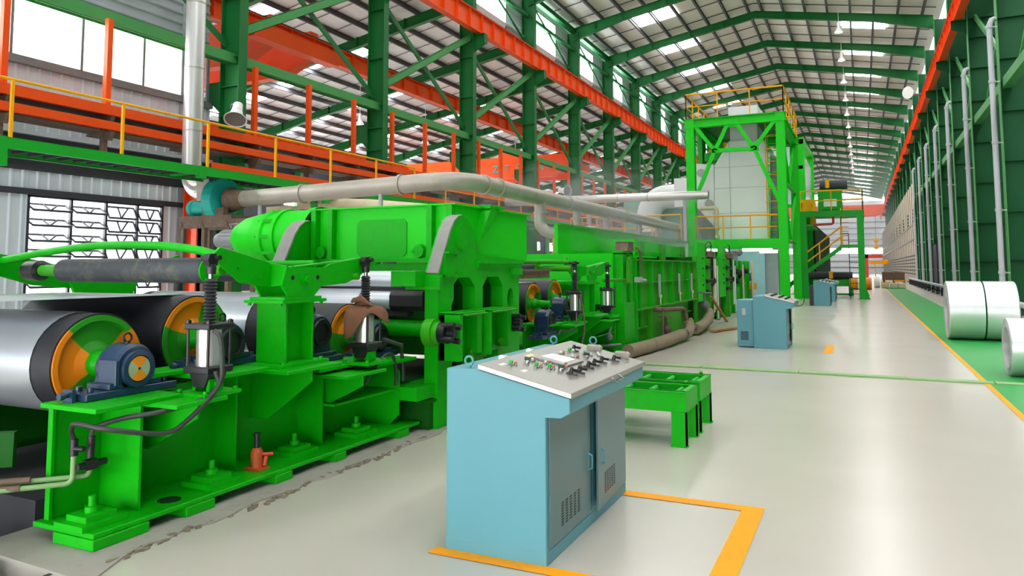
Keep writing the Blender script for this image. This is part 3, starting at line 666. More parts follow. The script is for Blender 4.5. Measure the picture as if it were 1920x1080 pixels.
def haze(name, x0, x1, y0, y1, z0, z1, dens, label, scale):
    m = bpy.data.materials.new(name); m.use_nodes = True; nt = m.node_tree; N = nt.nodes; L = nt.links
    N.remove(N['Principled BSDF']); v = N.new('ShaderNodeVolumeScatter'); v.inputs['Color'].default_value = (.93, .97, 1, 1); v.inputs['Density'].default_value = dens
    if scale:
        tc = N.new('ShaderNodeTexCoord'); nz = N.new('ShaderNodeTexNoise'); nz.inputs['Scale'].default_value = scale; nz.inputs['Detail'].default_value = 3
        L.new(tc.outputs['Object'], nz.inputs['Vector']); r = N.new('ShaderNodeMapRange'); r.inputs[1].default_value = .48; r.inputs[2].default_value = .7; r.inputs[4].default_value = dens
        L.new(nz.outputs['Fac'], r.inputs[0]); L.new(r.outputs[0], v.inputs['Density'])
    L.new(v.outputs[0], N['Material Output'].inputs['Volume'])
    f = MB(); f.box(x0, x1, y0, y1, z0, z1); o = f.build(name, m); tag(o, label, 'haze' if 'haze' in name else 'steam', kind='stuff'); return o
haze('haze', -17, 4.2, 100, 197, 4, 16.5, .006, 'thin bluish haze hanging at the far end of the hall', 0)
haze('steam', -8.6, -4.2, 14.0, 24, 2.0, 3.9, .22, 'thin white steam drifting over the long tank and its duct', 1.1)
# ================================================================== MACHINE LINE
def plate(polys, a, b):
    """flat plate normal to x between x=a and x=b; polys[0] outline (y,z), the others holes"""
    c = bpy.data.curves.new('plate', 'CURVE'); c.dimensions = '2D'; c.fill_mode = 'BOTH'; c.extrude = abs(b-a)/2
    for p in polys:
        s = c.splines.new('POLY'); s.points.add(len(p)-1); s.use_cyclic_u = True
        for k, q in enumerate(p): s.points[k].co = (q[0], q[1], 0, 1)
    o = bpy.data.objects.new('plate', c); S.collection.objects.link(o)
    me = bpy.data.meshes.new_from_object(o.evaluated_get(bpy.context.evaluated_depsgraph_get()))
    m = MB(); m.add([((a+b)/2+v.co.z, v.co.x, v.co.y) for v in me.vertices], [tuple(p.vertices) for p in me.polygons])
    bpy.data.objects.remove(o); bpy.data.curves.remove(c); bpy.data.meshes.remove(me)
    return m
NEAR = -4.75
# ---- stand (welded base with stiffeners)
def make_stand():
    t = thing('roll_stand', 'bright green welded stand carrying the four nearest rolls', 'stand', (-4.45, 4.6, .02))
    f = MB(); f.box(-4.66, -4.10, 2.97, 6.50, .075, .105); f.build('base_flange', 'green', t, bevel=.004)
    for y0, y1 in ((2.96, 3.34), (3.62, 3.86), (4.45, 4.63), (5.15, 5.30), (6.1, 6.28)):
        f = MB(); f.box(-4.45, -4.085, y0, y1, .012, .075); f.build('shim_block', 'green', t, bevel=.004)
    f = MB(); f.box(-4.63, -4.61, 3.02, 6.5, .105, .80); f.build('web', 'green', t)
    for y, xf, zt in ((3.03, -4.585, .80), (3.38, -4.24, .80), (4.34, -4.40, .88), (5.28, -4.34, .80), (6.27, -4.20, .74)):
        f = MB()
        if y > 6: f.prism([(-4.62, .105), (-4.30, .105), (xf, .2), (xf, .62), (-4.32, zt), (-4.62, zt)], 'y', y-.01, y+.01)
        elif y > 5: f.box(-4.62, xf, y-.01, y+.01, .105, zt)
        else: f.box(-4.62, xf, y-.01, y+.01, .105, zt)
        f.build('stiffener', 'green', t)
    f = MB(); f.box(-4.62, -4.22, 5.29, 6.26, .44, .46); f.build('shelf_plate', 'green', t)
    for (y0, y1, z, x) in ((2.99, 3.64, .815, -4.15), (3.42, 3.98, .93, -4.42), (3.86, 4.62, .895, -4.15), (5.02, 5.90, .80, -4.16), (5.78, 6.52, .745, -4.16)):
        f = MB(); f.box(-4.67, x, y0, y1, z-.03, z); f.build('top_plate', 'green', t, bevel=.003)
    for y0, y1, z, dz in ((3.38, 3.80, .79, .36), (4.38, 5.02, .875, .45), (5.08, 5.66, .745, .34)):
        f = MB(); f.box(-4.5, -3.93, y0, y1, z-.028, z); ym = (y0+y1)/2
        f.prism([(-4.62, z-.03), (-3.97, z-.03), (-3.97, z-.12), (-4.42, z-dz), (-4.62, z-dz)], 'y', ym-.01, ym+.01)
        f.build('bracket', 'green', t, bevel=.003)
    for y, x in ((3.10, -4.30), (4.02, -4.30), (4.95, -4.36), (5.75, -4.33)):
        f = MB(); f.box(x-.13, x+.13, y-.15, y+.15, .105, .14); f.box(x-.09, x+.09, y-.10, y+.10, .14, .175); f.cyl((x, y, .17), (x, y, .27), .022, 8); f.lathe((x, y, .175), (0,0,1), [(0, .045), (.035, .045), (.035, 0)], 6)
        f.build('anchor_bolt', 'green', t)
    f = MB(); f.lathe((-4.25, 3.62, .1055), (0,0,1), [(0, .075), (.002, .075), (.002, .0)], 20); f.build('drain_hole', 'black', t)
    return t
st1 = make_stand()
# ---- rolls
def make_roll(yc, zc, r, wi, label, x0=-6.62, x1=-4.82, grp=None):
    t = thing('bridle_roll', label, 'roll', (x0+.9, yc, zc), grp); o = (x1, yc, zc)
    f = MB(); f.lathe((x0, yc, zc), (1,0,0), [(0, 0), (0, r), (x1-x0, r), (x1-x0, r-.035)], 56); f.build('rubber_shell', 'rubber', t, origin=o)
    f = MB(); f.lathe((x1, yc, zc), (1,0,0), [(-.002, r-.012), (.012, r-.014), (.012, r-.05), (-.045, r-.06), (-.035, r*.45), (-.005, r*.28), (-.005, 0)], 56)
    f.build('wheel_face', WH[wi], t, origin=o)
    f = MB(); f.lathe((x1, yc, zc), (1,0,0), [(-.02, .095), (.03, .085), (.08, .06), (.3, .048), (.3, 0)], 24); f.build('shaft_hub', 'green', t)
    return t
RLS = [(3.48, .995, .345), (4.31, 1.105, .33), (5.36, 1.09, .33), (6.27, .955, .33)]
for k, (y, z, r) in enumerate(RLS):
    make_roll(y, z, r, k, ['nearest large roll with green and orange wheel face at the left edge', 'second large roll, its wheel face behind the first upright cylinder', 'third large roll, mostly hidden by the green post', 'fourth large roll with orange face left of the cloth covered cylinder'][k])
# ---- strip
def strip_path():
    P = [(-3.5, 1.452), (4.31, 1.439)]
    def arc(c, r, a0, a1, n=20):
        for k in range(n+1):
            a = radians(a0+(a1-a0)*k/n); P.append((c[0]+r*cos(a), c[1]+r*sin(a)))
    arc(RLS[1][:2], .335, 88, -110); arc(RLS[0][:2], .351, 62, 280); arc(RLS[2][:2], .335, 215, -30); arc(RLS[3][:2], .335, 150, 400)
    P += [(6.75, 1.42), (13.5, 1.40)]
    return P
f = MB(); sp = strip_path()
f.sheet(sp, 'x', -6.5, -5.02); f.sm = [True]*len(f.f); tag(f.build('steel_strip', 'strip'), 'bright steel strip running over and between the large rolls', 'steel strip')
# ---- pillow block bearings
def make_bearing(yc, zc, zb, label, cap=False, x=-4.47):
    t = thing('pillow_block', label, 'bearing', (x, yc, zb))
    f = MB(); f.box(x-.12, x+.12, yc-.36, yc+.32, zb, zb+.05); f.box(x-.11, x+.11, yc-.20, yc+.20, zb+.05, zb+.09)
    f.prism([(yc-.17, zb+.05), (yc+.17, zb+.05), (yc+.145, zc), (yc-.145, zc)], 'x', x-.09, x+.09)
    f.lathe((x-.11, yc, zc), (1,0,0), [(0, 0), (0, .145), (.04, .165), (.18, .165), (.22, .145), (.22, 0)], 28)
    f.box(x-.05, x+.12, yc-.165, yc-.13, zc-.1, zc+.07)
    f.build('housing', 'navy', t, bevel=.006)
    f = MB(); f.lathe((x+.11, yc, zc), (1,0,0), [(0, .125), (.03, .12), (.03, .09), (.01, .085), (.01, 0)], 28); f.build('cap_ring', 'blackiron' if not cap else 'navy', t)
    if cap:
        f = MB(); f.lathe((x+.125, yc, zc), (1,0,0), [(0, .082), (.012, .082), (.012, 0)], 28); e = f.build('end_cap', CAPM, t, origin=(x+.13, yc, zc))
        f = MB(); f.lathe((x+.1375, yc, zc), (1,0,0), [(0, .009), (.002, .009), (.002, 0)], 12); f.build('centre_hole', 'black', e)
    f = MB()
    for dy in (-.29, .26):
        for dx in (-.05, .06): f.bolt((x+dx, yc+dy, zb+.05), (0,0,1), .022, .03)
    split(f, 'mounting_bolt', 'navy', t); f = MB(); f.tube([(x+.02, yc-.46, zb+.045), (x+.02, yc-.34, zb+.045)], .014, 8); f.tube([(x+.02, yc-.47, zb+.045), (x+.02, yc-.44, zb+.045)], .024, 8); f.box(x-.03, x+.06, yc-.41, yc-.385, zb, zb+.08)
    f.build('adjusting_screw', 'navy', t)
    f = MB(); f.tube([(x+.01, yc+.03*cos(a)-.0, zc+.20+.03*sin(a)) for a in [k*pi/8 for k in range(17)]], .008, 6, False); f.cyl((x+.01, yc, zc+.155), (x+.01, yc, zc+.175), .018, 8)
    f.build('eyebolt', 'blackiron', t)
    return t
BR = [(3.47, .985, .815), (4.31, 1.07, .90), (5.36, 1.07, .80), (6.27, .95, .745)]
for k, (y, z, b) in enumerate(BR):
    make_bearing(y, z, b, ['navy pillow block with orange and pale quartered end cap on the nearest roll', 'navy pillow block behind the first upright cylinder', 'dark pillow block right of the green post', 'navy pillow block behind the cloth covered cylinder'][k], k == 0, -4.53 if k == 0 else -4.55)
# ---- post with double pivot and arms
def make_post(x=-4.27, full=True):
    t = thing('arm_post', 'green H-section post with pivot plates for the two roller arms', 'post', (x, 4.72, .875))
    f = MB(); f.box(x-.15, x+.15, 4.55, 4.575, .90, 1.375); f.box(x-.15, x+.15, 4.86, 4.885, .90, 1.375); f.box(x-.10, x-.08, 4.575, 4.86, .90, 1.375); f.box(x+.03, x+.045, 4.575, 4.86, .90, 1.375); f.build('column', 'green', t, bevel=.003)
    f = MB(); f.box(x-.22, x+.22, 4.44, 5.0, .875, .902)
    for dx in (-.18, .18):
        for y in (4.5, 4.94): f.bolt((x+dx, y, .902), (0,0,1), .02, .02)
    f.build('foot_plate', 'green', t)
    f = MB(); f.box(x-.2, x+.2, 4.46, 4.98, 1.375, 1.40); f.box(x-.18, x+.18, 4.5, 4.94, 1.40, 1.422)
    for dx in (-.16, .16):
        for y in (4.48, 4.96): f.bolt((x+dx, y, 1.375), (0,0,-1), .015, .02)
    f.build('top_plate', 'green', t)
    for xx in (x+.13, x-.15):
        f = MB(); f.prism([(4.58, 1.422), (4.88, 1.422), (5.0, 1.52), (5.0, 1.66), (4.55, 1.66), (4.5, 1.52)], 'x', xx, xx+.022)
        f.build('pivot_plate', 'green', t)
    f = MB(); f.lathe((x+.152, 4.77, 1.56), (1,0,0), [(0, .05), (.01, .05), (.01, .03), (.04, .028), (.04, 0)], 10)
    f.build('pivot_bolt', 'green', t)
    f = MB()
    for y in (4.62, 4.92): f.lathe((x+.153, y, 1.575), (1,0,0), [(0, .018), (.002, .018), (.002, 0)], 12)
    f.build('pin_holes', 'black', t)
    return t
make_post()
def make_arms(x=-4.27):
    a = thing('swing_lever', 'green swing arm reaching left from the nearest post to the grey roller', 'arm', (x, 4.4, 1.5))
    f = MB(); f.prism([(3.98, 1.735), (4.07, 1.81), (4.58, 1.70), (4.62, 1.66), (4.62, 1.49), (4.28, 1.54)], 'x', x-.08, x-.055); f.build('side_plate', 'green', a, bevel=.003)
    f = MB(); f.prism([(x-.07, 1.50), (x+.10, 1.52), (x+.10, 1.67), (x-.07, 1.69)], 'y', 4.60, 4.625); f.lathe((x-.06, 4.25, 1.66), (1,0,0), [(0, .012), (.015, .012), (.015, 0)], 8); f.lathe((x-.06, 4.48, 1.58), (1,0,0), [(0, .012), (.015, .012), (.015, 0)], 8); split(f, 'boss', 'green', a)
    b = thing('swing_lever', 'green swing arm reaching right from the nearest post toward the mill', 'arm', (x, 5.2, 1.5))
    f = MB(); f.prism([(4.66, 1.67), (4.82, 1.61), (4.98, 1.635), (5.12, 1.69), (5.70, 1.765), (5.80, 1.70), (5.52, 1.575), (5.33, 1.515), (5.0, 1.50), (4.66, 1.56)], 'x', x+.10, x+.125); f.build('side_plate', 'green', b, bevel=.003)
    f = MB(); f.prism([(4.66, 1.66), (5.7, 1.75), (5.7, 1.735), (4.66, 1.645)], 'x', x, x+.1); f.lathe((x+.125, 5.2, 1.6), (1,0,0), [(0, .012), (.003, .012), (.003, 0)], 8); f.build('web', 'green', b)
    return a, b
make_arms()
# rollers carried by the arms and the bent tie tube
t = thing('hold_down_roller', 'worn grey rubber roller on green shaft beneath the bent green tube', 'roller', (-5.4, 4.13, 1.54))
f = MB(); f.lathe((-6.22, 4.13, 1.635), (1,0,0), [(0, 0), (0, .088), (.02, .098), (1.70, .098), (1.72, .088), (1.72, .05)], 32); f.build('roller_shell', 'rubbergrey', t)
f = MB(); f.lathe((-4.50, 4.13, 1.635), (1,0,0), [(0, .10), (.012, .10), (.012, 0)], 28); f.build('end_disc', 'green', t)
f = MB(); f.cyl((-6.62, 4.13, 1.635), (-6.2, 4.13, 1.635), .05, 16); f.cyl((-4.5, 4.13, 1.635), (-4.36, 4.13, 1.635), .04, 16); split(f, 'shaft', 'green2', t)
f = MB(); f.lathe((-6.74, 4.13, 1.635), (1,0,0), [(0, 0), (0, .06), (.05, .085), (.22, .09), (.24, .06), (.24, 0)], 20); f.build('end_bearing', 'blackiron', t)
t = thing('hold_down_roller', 'thin dark roller between the green post and the mill', 'roller', (-5.5, 5.5, 1.5))
f = MB(); f.lathe((-6.3, 5.45, 1.575), (1,0,0), [(0, 0), (0, .055), (1.9, .055), (1.9, 0)], 24); f.build('roller_shell', 'rubber', t)
f = MB(); f.cyl((-4.42, 5.45, 1.575), (-4.1, 5.45, 1.575), .03, 12); f.cyl((-6.6, 5.45, 1.575), (-6.3, 5.45, 1.575), .03, 12); split(f, 'shaft', 'green2', t)
f = MB(); f.tube([(-4.3, 5.1, 1.69), (-6.6, 5.1, 1.69)], .03, 10); tag(f.build('tie_tube', 'green'), 'straight green tie tube between the right swing arms', 'tube')
f = MB(); f.tube(bezier([(-4.33, 4.06, 1.745), (-4.62, 4.05, 1.80), (-5.1, 4.04, 1.835), (-5.7, 4.03, 1.835), (-6.3, 4.02, 1.79), (-6.85, 4.0, 1.725)], 8), .032, 14); tag(f.build('bent_tube', 'green'), 'long bent green tube arching over the grey roller', 'tube')
# far side supports
t = thing('far_arm_assembly', 'green far arms and post behind the grey roller', 'arm', (-6.95, 4.4, 1.3))
f = MB(); f.prism([(3.3, 1.86), (3.95, 1.79), (4.4, 1.72), (4.7, 1.62), (4.7, 1.46), (4.3, 1.50), (3.9, 1.62), (3.6, 1.74), (3.3, 1.80)], 'x', -6.93, -6.90); f.build('side_plate', 'green', t)
f = MB(); f.prism([(4.7, 1.55), (5.2, 1.60), (5.9, 1.80), (5.95, 1.74), (5.3, 1.48), (4.7, 1.46)], 'x', -6.93, -6.90); f.build('side_plate', 'green', t)
f = MB(); f.prism([(4.78, 1.20), (5.2, 1.20), (5.42, 1.60), (4.6, 1.60)], 'x', -6.9, -6.86); f.box(-7.15, -6.7, 4.55, 5.5, 1.33, 1.36); f.build('pivot_plate', 'green', t)
f = MB(); f.box(-7.1, -6.85, 4.7, 5.1, 0, 1.33); f.build('post', 'green', t)
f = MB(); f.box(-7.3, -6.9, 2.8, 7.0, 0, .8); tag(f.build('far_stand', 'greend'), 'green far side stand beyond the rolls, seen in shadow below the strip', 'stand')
f = MB(); f.cyl((-6.95, 5.95, 1.3), (-6.95, 5.95, 1.75), .05, 12); tag(f.build('bellows_rod', 'rubber'), 'small dark bellows beyond the strip right of the grey roller', 'bellows')
# ---- upright pneumatic cylinders
def make_cylinder(x, y, label, cloth=False, zt=1.70):
    t = thing('air_cylinder', label, 'cylinder', (x, y, .79)); z0 = .985; z1 = 1.235
    f = MB(); f.cyl((x, y, z0), (x, y, z1), .082, 28); f.build('barrel', 'cyl', t)
    for za, zb in ((z0-.045, z0), (z1, z1+.04)):
        f = MB(); f.box(x-.115, x+.115, y-.115, y+.115, za, zb); f.build('end_block', 'blackiron', t, bevel=.006)
    for dx in (-.095, .095):
        for dy in (-.095, .095):
            f = MB(); f.cyl((x+dx, y+dy, z0-.05), (x+dx, y+dy, z1+.065), .010, 8); f.bolt((x+dx, y+dy, z1+.04), (0,0,1), .02, .02); f.build('tie_rod', 'blackiron', t)
    f = MB(); f.prism([(x-.09, z0-.045), (x+.09, z0-.045), (x+.05, z0-.14), (x-.05, z0-.14)], 'y', y-.08, y+.08); f.build('bottom_clevis', 'blackiron', t)
    f = MB(); f.box(x-.08, x-.05, y-.06, y+.06, .79, .90); f.box(x+.05, x+.08, y-.06, y+.06, .79, .90); f.box(x-.15, x+.15, y-.16, y+.16, .79, .815); f.cyl((x-.1, y, .865), (x+.1, y, .865), .022, 10)
    for dx in (-.12, .12):
        for dy in (-.13, .13): f.bolt((x+dx, y+dy, .815), (0,0,1), .018, .018)
    f.build('foot_bracket', 'green', t)
    pr = [(0, .03)]; z = 0
    h = zt-.12-(z1+.04); n = 13
    for k in range(n): pr += [(h*(k+.25)/n, .045), (h*(k+.75)/n, .033)]
    pr += [(h, .03)]
    f = MB(); f.lathe((x, y, z1+.04), (0,0,1), pr, 18); f.build('bellows', 'rubber', t)
    f = MB(); f.cyl((x, y, zt-.125), (x, y, zt-.08), .018, 12); f.build('rod', 'chrome', t)
    f = MB(); f.lathe((x, y, zt-.09), (0,0,1), [(0, .02), (.0, .032), (.05, .036), (.07, .03), (.07, 0)], 14); f.prism([(y-.035, zt-.03), (y+.035, zt-.03), (y+.045, zt+.03), (y+.02, zt+.055), (y-.03, zt+.05), (y-.045, zt+.01)], 'x', x-.035, x+.02); f.cyl((x-.1, y+.02, zt+.025), (x+.06, y+.02, zt+.025), .018, 12); f.build('rod_clevis', 'blackiron', t)
    return t
make_cylinder(-4.1, 3.78, 'nearest upright air cylinder with black bellows and steel barrel')
make_cylinder(-4.1, 5.56, 'upright air cylinder with a brown cloth draped over its top')
# cloth
def cloth():
    f = MB(); x, y, z = -4.1, 5.56, 1.285; n, m = 40, 9; vs = []
    rr = random.Random(2)
    for j in range(m):
        for i in range(n):
            a = 2*pi*i/n; k = j/(m-1)
            drop = .05 + .20*max(0, cos(a-4.2))**2 + .07*max(0, cos(a-.6))**3 + .018*sin(3*a+1)
            rad = .045 + .125*min(1, k*1.8) + .012*sin(5*a+.7)*k + .010*sin(2*a+1) + .03*max(0, cos(a-.4))**4*k
            zz = z + .035*(1-k)**2 - max(0, k-.42)/.58*drop + .010*sin(5*a+4*k)*k
            vs.append((x+rad*cos(a), y+rad*sin(a), zz))
    f.add(vs, [(j*n+i, j*n+(i+1)%n, (j+1)*n+(i+1)%n, (j+1)*n+i) for j in range(m-1) for i in range(n)], True)
    vs = []                                                     # bunched fold standing on top
    for j in range(8):
        for i in range(15):
            a = -2.6+2.9*i/14; k = j/7
            vs.append((x+(.05+.07*k)*cos(a), y-.02+(.05+.06*k)*sin(a), z+.0+.11*sin(pi*k*.8)*max(0, cos((a+1.7)*.8))+.01*sin(4*a)))
    f.add(vs, [(j*15+i, j*15+i+1, (j+1)*15+i+1, (j+1)*15+i) for j in range(7) for i in range(14)], True)
    o = f.build('cloth', 'cloth'); s = o.modifiers.new('thickness', 'SOLIDIFY'); s.thickness = .006
    tag(o, 'brown cloth tied over the top of the second upright cylinder', 'cloth')
cloth()
# ---- hoses
def hose(pts, r, label, mat='hose', cat='hose', n=8):
    f = MB(); f.tube(bezier(pts, n), r, 10); return tag(f.build('air_hose', mat), label, cat)
hose([(-3.97, 3.70, 1.235), (-3.93, 3.72, 1.18), (-3.93, 3.74, 1.0), (-3.92, 3.70, .86), (-3.96, 3.5, .68), (-4.0, 3.35, .62), (-4.1, 3.05, .69), (-4.3, 2.98, .72), (-4.42, 3.03, .66), (-4.44, 3.06, .60)], .016, 'upper black hose looping from the cylinder top to the left fitting')
hose([(-3.97, 3.72, .96), (-3.95, 3.73, .86), (-3.98, 3.6, .78), (-4.05, 3.35, .745), (-4.2, 3.22, .72), (-4.38, 3.17, .66), (-4.42, 3.16, .60)], .016, 'lower black hose curving under the nearest bearing to the valve')
hose([(-4.0, 5.7, 1.0), (-4.0, 5.95, .93), (-4.1, 6.15, .90), (-4.2, 6.3, .84), (-4.2, 6.33, .66), (-4.2, 6.33, .52)], .018, 'dark hose bending down right of the cloth covered cylinder')
hose([(-4.02, 5.45, .62), (-4.0, 5.55, .74), (-4.08, 5.85, .83), (-4.15, 6.08, .80), (-4.18, 6.18, .62), (-4.2, 6.2, .5)], .016, 'second dark hose looping behind the end of the stand')
t = thing('pipe_fitting', 'pale green elbow pipes and valve at the left end of the stand', 'pipe fitting', (-4.45, 3.05, .3))
f = MB(); f.tube(arc_bend((-4.44, 3.065, .50), (-4.44, 3.065, .335), (-4.75, 2.72, .33), .04), .016, 10); f.tube([(-4.75, 2.72, .33), (-5.6, 1.9, .31)], .016, 8); f.build('elbow_pipe', 'chan', t)
f = MB(); f.tube(arc_bend((-4.42, 3.16, .40), (-4.42, 3.16, .36), (-4.8, 2.76, .355), .03), .016, 10); f.tube([(-4.8, 2.76, .355), (-5.65, 1.95, .34)], .016, 8); f.build('elbow_pipe', 'chan', t)
f = MB(); f.cyl((-4.44, 3.065, .50), (-4.44, 3.065, .60), .024, 10); f.cyl((-4.42, 3.06, .545), (-4.36, 3.075, .545), .018, 8); f.build('coupling', 'blackiron', t)
f = MB(); f.cyl((-4.42, 3.16, .47), (-4.42, 3.165, .60), .024, 10); f.box(-4.44, -4.39, 3.12, 3.20, .40, .46); f.cyl((-4.41, 3.07, .43), (-4.41, 3.26, .43), .022, 10); f.build('valve', 'blackiron', t)
for k, (z, y) in enumerate(((.335, 0), (.37, .06))):
    f = MB(); f.tube([(-4.62, 2.86+y, z), (-6.5, 1.2+y, z-.02)], .02, 8); tag(f.build('rusty_pipe', 'rust'), 'mottled pipe running out of frame at the lower left, %s of the pair' % ('lower' if k == 0 else 'upper'), 'pipe')
# bottle jack standing on the base flange
t = thing('bottle_jack', 'small orange red bottle jack standing on the green base flange', 'jack', (-4.33, 4.38, .105)); x, y = -4.28, 4.44
f = MB(); f.box(x-.07, x+.07, y-.06, y+.07, .105, .125); f.lathe((x, y, .12), (0,0,1), [(0, .045), (.12, .045), (.14, .035), (.15, .03), (.15, 0)], 16); f.build('body', 'jack', t)
f = MB(); f.lathe((x, y, .27), (0,0,1), [(0, .022), (.09, .022), (.09, .028), (.11, .028), (.11, 0)], 14); f.build('ram', 'blackiron', t)
f = MB(); f.cyl((x+.05, y+.03, .13), (x+.05, y+.05, .20), .016, 10); f.tube([(x+.03, y+.02, .22), (x+.09, y+.08, .215)], .013, 8); f.build('pump_lever', 'red', t)
# dark equipment beneath the rolls
f = MB(); f.box(-6.7, -4.9, 3.0, 9, -1.28, -.3); f.box(-6.6, -5.0, 3.2, 6.5, -.3, .12); tag(f.build('drip_tray', 'pit'), 'black drip tray in the pit under the large rolls', 'tray')
f = MB(); f.prism([(-5.02, .44), (-5.02, .58), (-6.8, .62), (-6.8, .5)], 'y', 2.2, 3.2) if False else f.beam((-5.0, 3.05, .49), (-6.4, 1.8, .52), .06, .22); tag(f.build('cross_beam', 'greend'), 'dark green cross beam below the nearest roll at the left edge', 'beam')
f = MB(); f.box(-5.3, -4.455, 2.2, 2.63, -.5, .0); tag(f.build('concrete_block', 'concrete', bevel=.03), 'pale concrete block at the lower left corner of the picture', 'block')
# ---- roll mill with arched housings, hood and gear motor
t = thing('roll_mill', 'big bright green roll mill with arched housings and long hood', 'mill', (-5.2, 7.6, 0))
arch = [(6.62, .0), (6.62, 1.60), (6.86, 2.05), (6.93, 2.15), (7.02, 2.205), (7.13, 2.225), (7.24, 2.20), (7.34, 2.13), (7.41, 2.02), (7.45, 1.80), (8.62, 1.75), (8.62, .35), (8.5, .0), (8.02, .0), (8.02, .72), (7.90, .72), (7.84, .66), (7.64, .66), (7.62, .0), (7.42, 0), (7.42, .72), (7.3, .68), (7.2, .74), (6.95, .70), (6.90, .60), (6.90, .0)]
s1 = [(6.90, .84), (6.90, 1.25), (6.945, 1.32), (6.945, 1.47), (7.04, 1.545), (7.30, 1.545), (7.43, 1.435), (7.43, .84)]
s2 = [(7.62, .84), (7.62, 1.435), (7.73, 1.545), (8.03, 1.545), (8.14, 1.425), (8.14, .84)]
s3 = [(8.36+.09*cos(a), 1.27+.13*sin(a)) for a in [k*pi/8 for k in range(16)]]
f = plate([arch, s1, s2, s3], -4.13, -3.97); f.build('near_housing', 'green', t, bevel=.004)
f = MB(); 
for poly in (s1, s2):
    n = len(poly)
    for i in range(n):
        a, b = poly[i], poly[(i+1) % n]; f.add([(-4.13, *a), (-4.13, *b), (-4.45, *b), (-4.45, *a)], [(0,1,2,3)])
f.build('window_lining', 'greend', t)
f = plate([arch], -6.26, -6.10); f.build('far_housing', 'green', t)
f = MB(); f.prism([(6.60, 1.60), (6.845, 2.06), (6.93, 2.16), (7.02, 2.215), (7.10, 2.235), (7.10, 2.222), (7.02, 2.203), (6.94, 2.145), (6.86, 2.04), (6.62, 1.59)], 'x', -4.10, -3.96); f.build('arch_cover', 'cover', t)
f = MB(); f.prism([(6.60, 1.60), (6.845, 2.06), (6.93, 2.16), (7.02, 2.215), (7.10, 2.235), (7.10, 2.222), (7.02, 2.203), (6.94, 2.145), (6.86, 2.04), (6.62, 1.59)], 'x', -6.26, -6.08); f.build('arch_cover', 'cover', t)
f = MB(); f.lathe((-3.97, 7.13, 1.99), (1,0,0), [(0, .155), (.012, .155), (.012, .145), (.02, .145), (.02, 0)], 32)
for k in range(8): a = k*pi/4+.3; f.lathe((-3.95, 7.13+.12*cos(a), 1.99+.12*sin(a)), (1,0,0), [(0, .008), (.004, .008), (.004, 0)], 6)
f.build('round_cover', 'green', t)
f = MB(); f.box(-4.36, -3.94, 6.60, 6.66, 1.42, 1.57); f.box(-4.42, -4.12, 6.42, 6.62, 1.46, 1.62); f.build('side_block', 'green', t, bevel=.004)
f = MB(); f.box(-3.97, -3.945, 6.72, 6.98, 1.56, 1.81); f.box(-3.97, -3.90, 6.72, 6.98, 1.805, 1.82); f.box(-3.97, -3.90, 6.72, 6.98, 1.56, 1.575)
for yy in (6.75, 6.95):
    for zz in (1.6, 1.78): f.bolt((-3.945, yy, zz), (1,0,0), .01, .008)
f.build('bracket_plate', 'green', t)
f = MB(); f.box(-3.99, -3.92, 7.46, 8.66, 1.70, 1.745); f.box(-3.99, -3.94, 7.46, 8.64, 1.655, 1.70); f.box(-3.99, -3.93, 8.38, 8.64, 1.56, 1.65); f.build('ledge', 'green', t)
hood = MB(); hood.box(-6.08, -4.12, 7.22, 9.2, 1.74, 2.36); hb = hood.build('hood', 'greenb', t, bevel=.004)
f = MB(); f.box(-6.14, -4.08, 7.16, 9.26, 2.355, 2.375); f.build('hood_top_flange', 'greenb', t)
f = MB()
for x in (-6.05, -5.80, -4.40, -4.14): f.box(x-.035, x+.035, 7.13, 7.22, 1.74, 2.36)
f.box(-6.2, -4.12, 7.12, 7.22, 1.72, 1.76); f.box(-6.2, -4.12, 7.15, 7.22, 1.62, 1.70); f.build('hood_rib', 'green', t)
f = MB(); f.prism([(-5.10+.5*cx, 2.0+.22*cz) for cx, cz in ((-.6,-1),(.6,-1),(.7,-.8),(.7,.8),(.6,1),(-.6,1),(-.7,.8),(-.7,-.8))], 'y', 7.207, 7.22); f.build('access_panel', 'green', t)
f = MB(); f.lathe((-4.55, 7.19, 1.84), (0,-1,0), [(0, .08), (.05, .07), (.05, 0)], 18); f.lathe((-4.62, 7.14, 1.84), (0,-1,0), [(0, .02), (.01, .02), (.01, 0)], 8); f.lathe((-5.95, 7.19, 1.84), (0,-1,0), [(0, .07), (.05, .07), (.05, 0)], 18); split(f, 'lifting_lug', 'green', t)
f = MB(); f.prism([(7.55, 1.95), (7.85, 2.35), (8.02, 2.37), (7.80, 2.1)], 'x', -4.12, -3.98); f.prism([(7.83, 2.355), (8.2, 2.355), (8.2, 2.40), (7.83, 2.40)], 'x', -4.3, -3.98); f.build('gusset_fin', 'green', t)
f = MB(); f.prism([(7.50, 1.75), (8.62, 1.75), (8.68, 2.30), (7.9, 2.35), (7.56, 1.95)], 'x', -4.34, -4.16); f.build('side_panel', 'green', t)
for y0, y1 in ((6.64, 7.20), (7.30, 7.95)):
    f = MB(); f.box(-3.97, -3.72, y0, y0+.06, .70, 1.185); f.box(-3.97, -3.76, y1-.1, y1, .74, 1.17); f.box(-3.97, -3.90, y0, y1, .70, 1.17); f.box(-4.0, -3.72, y0, y1, 1.17, 1.19); f.build('bearing_pocket', 'green', t, bevel=.003)
    f = MB(); f.tube([(-3.70, y0+.1, 1.165), (-3.69, y1-.02, 1.168)], .012, 8); f.tube([(-3.71, y0+.1, 1.165), (-3.76, y0+.08, 1.17)], .01, 8); f.build('grab_bar', 'green2', t)
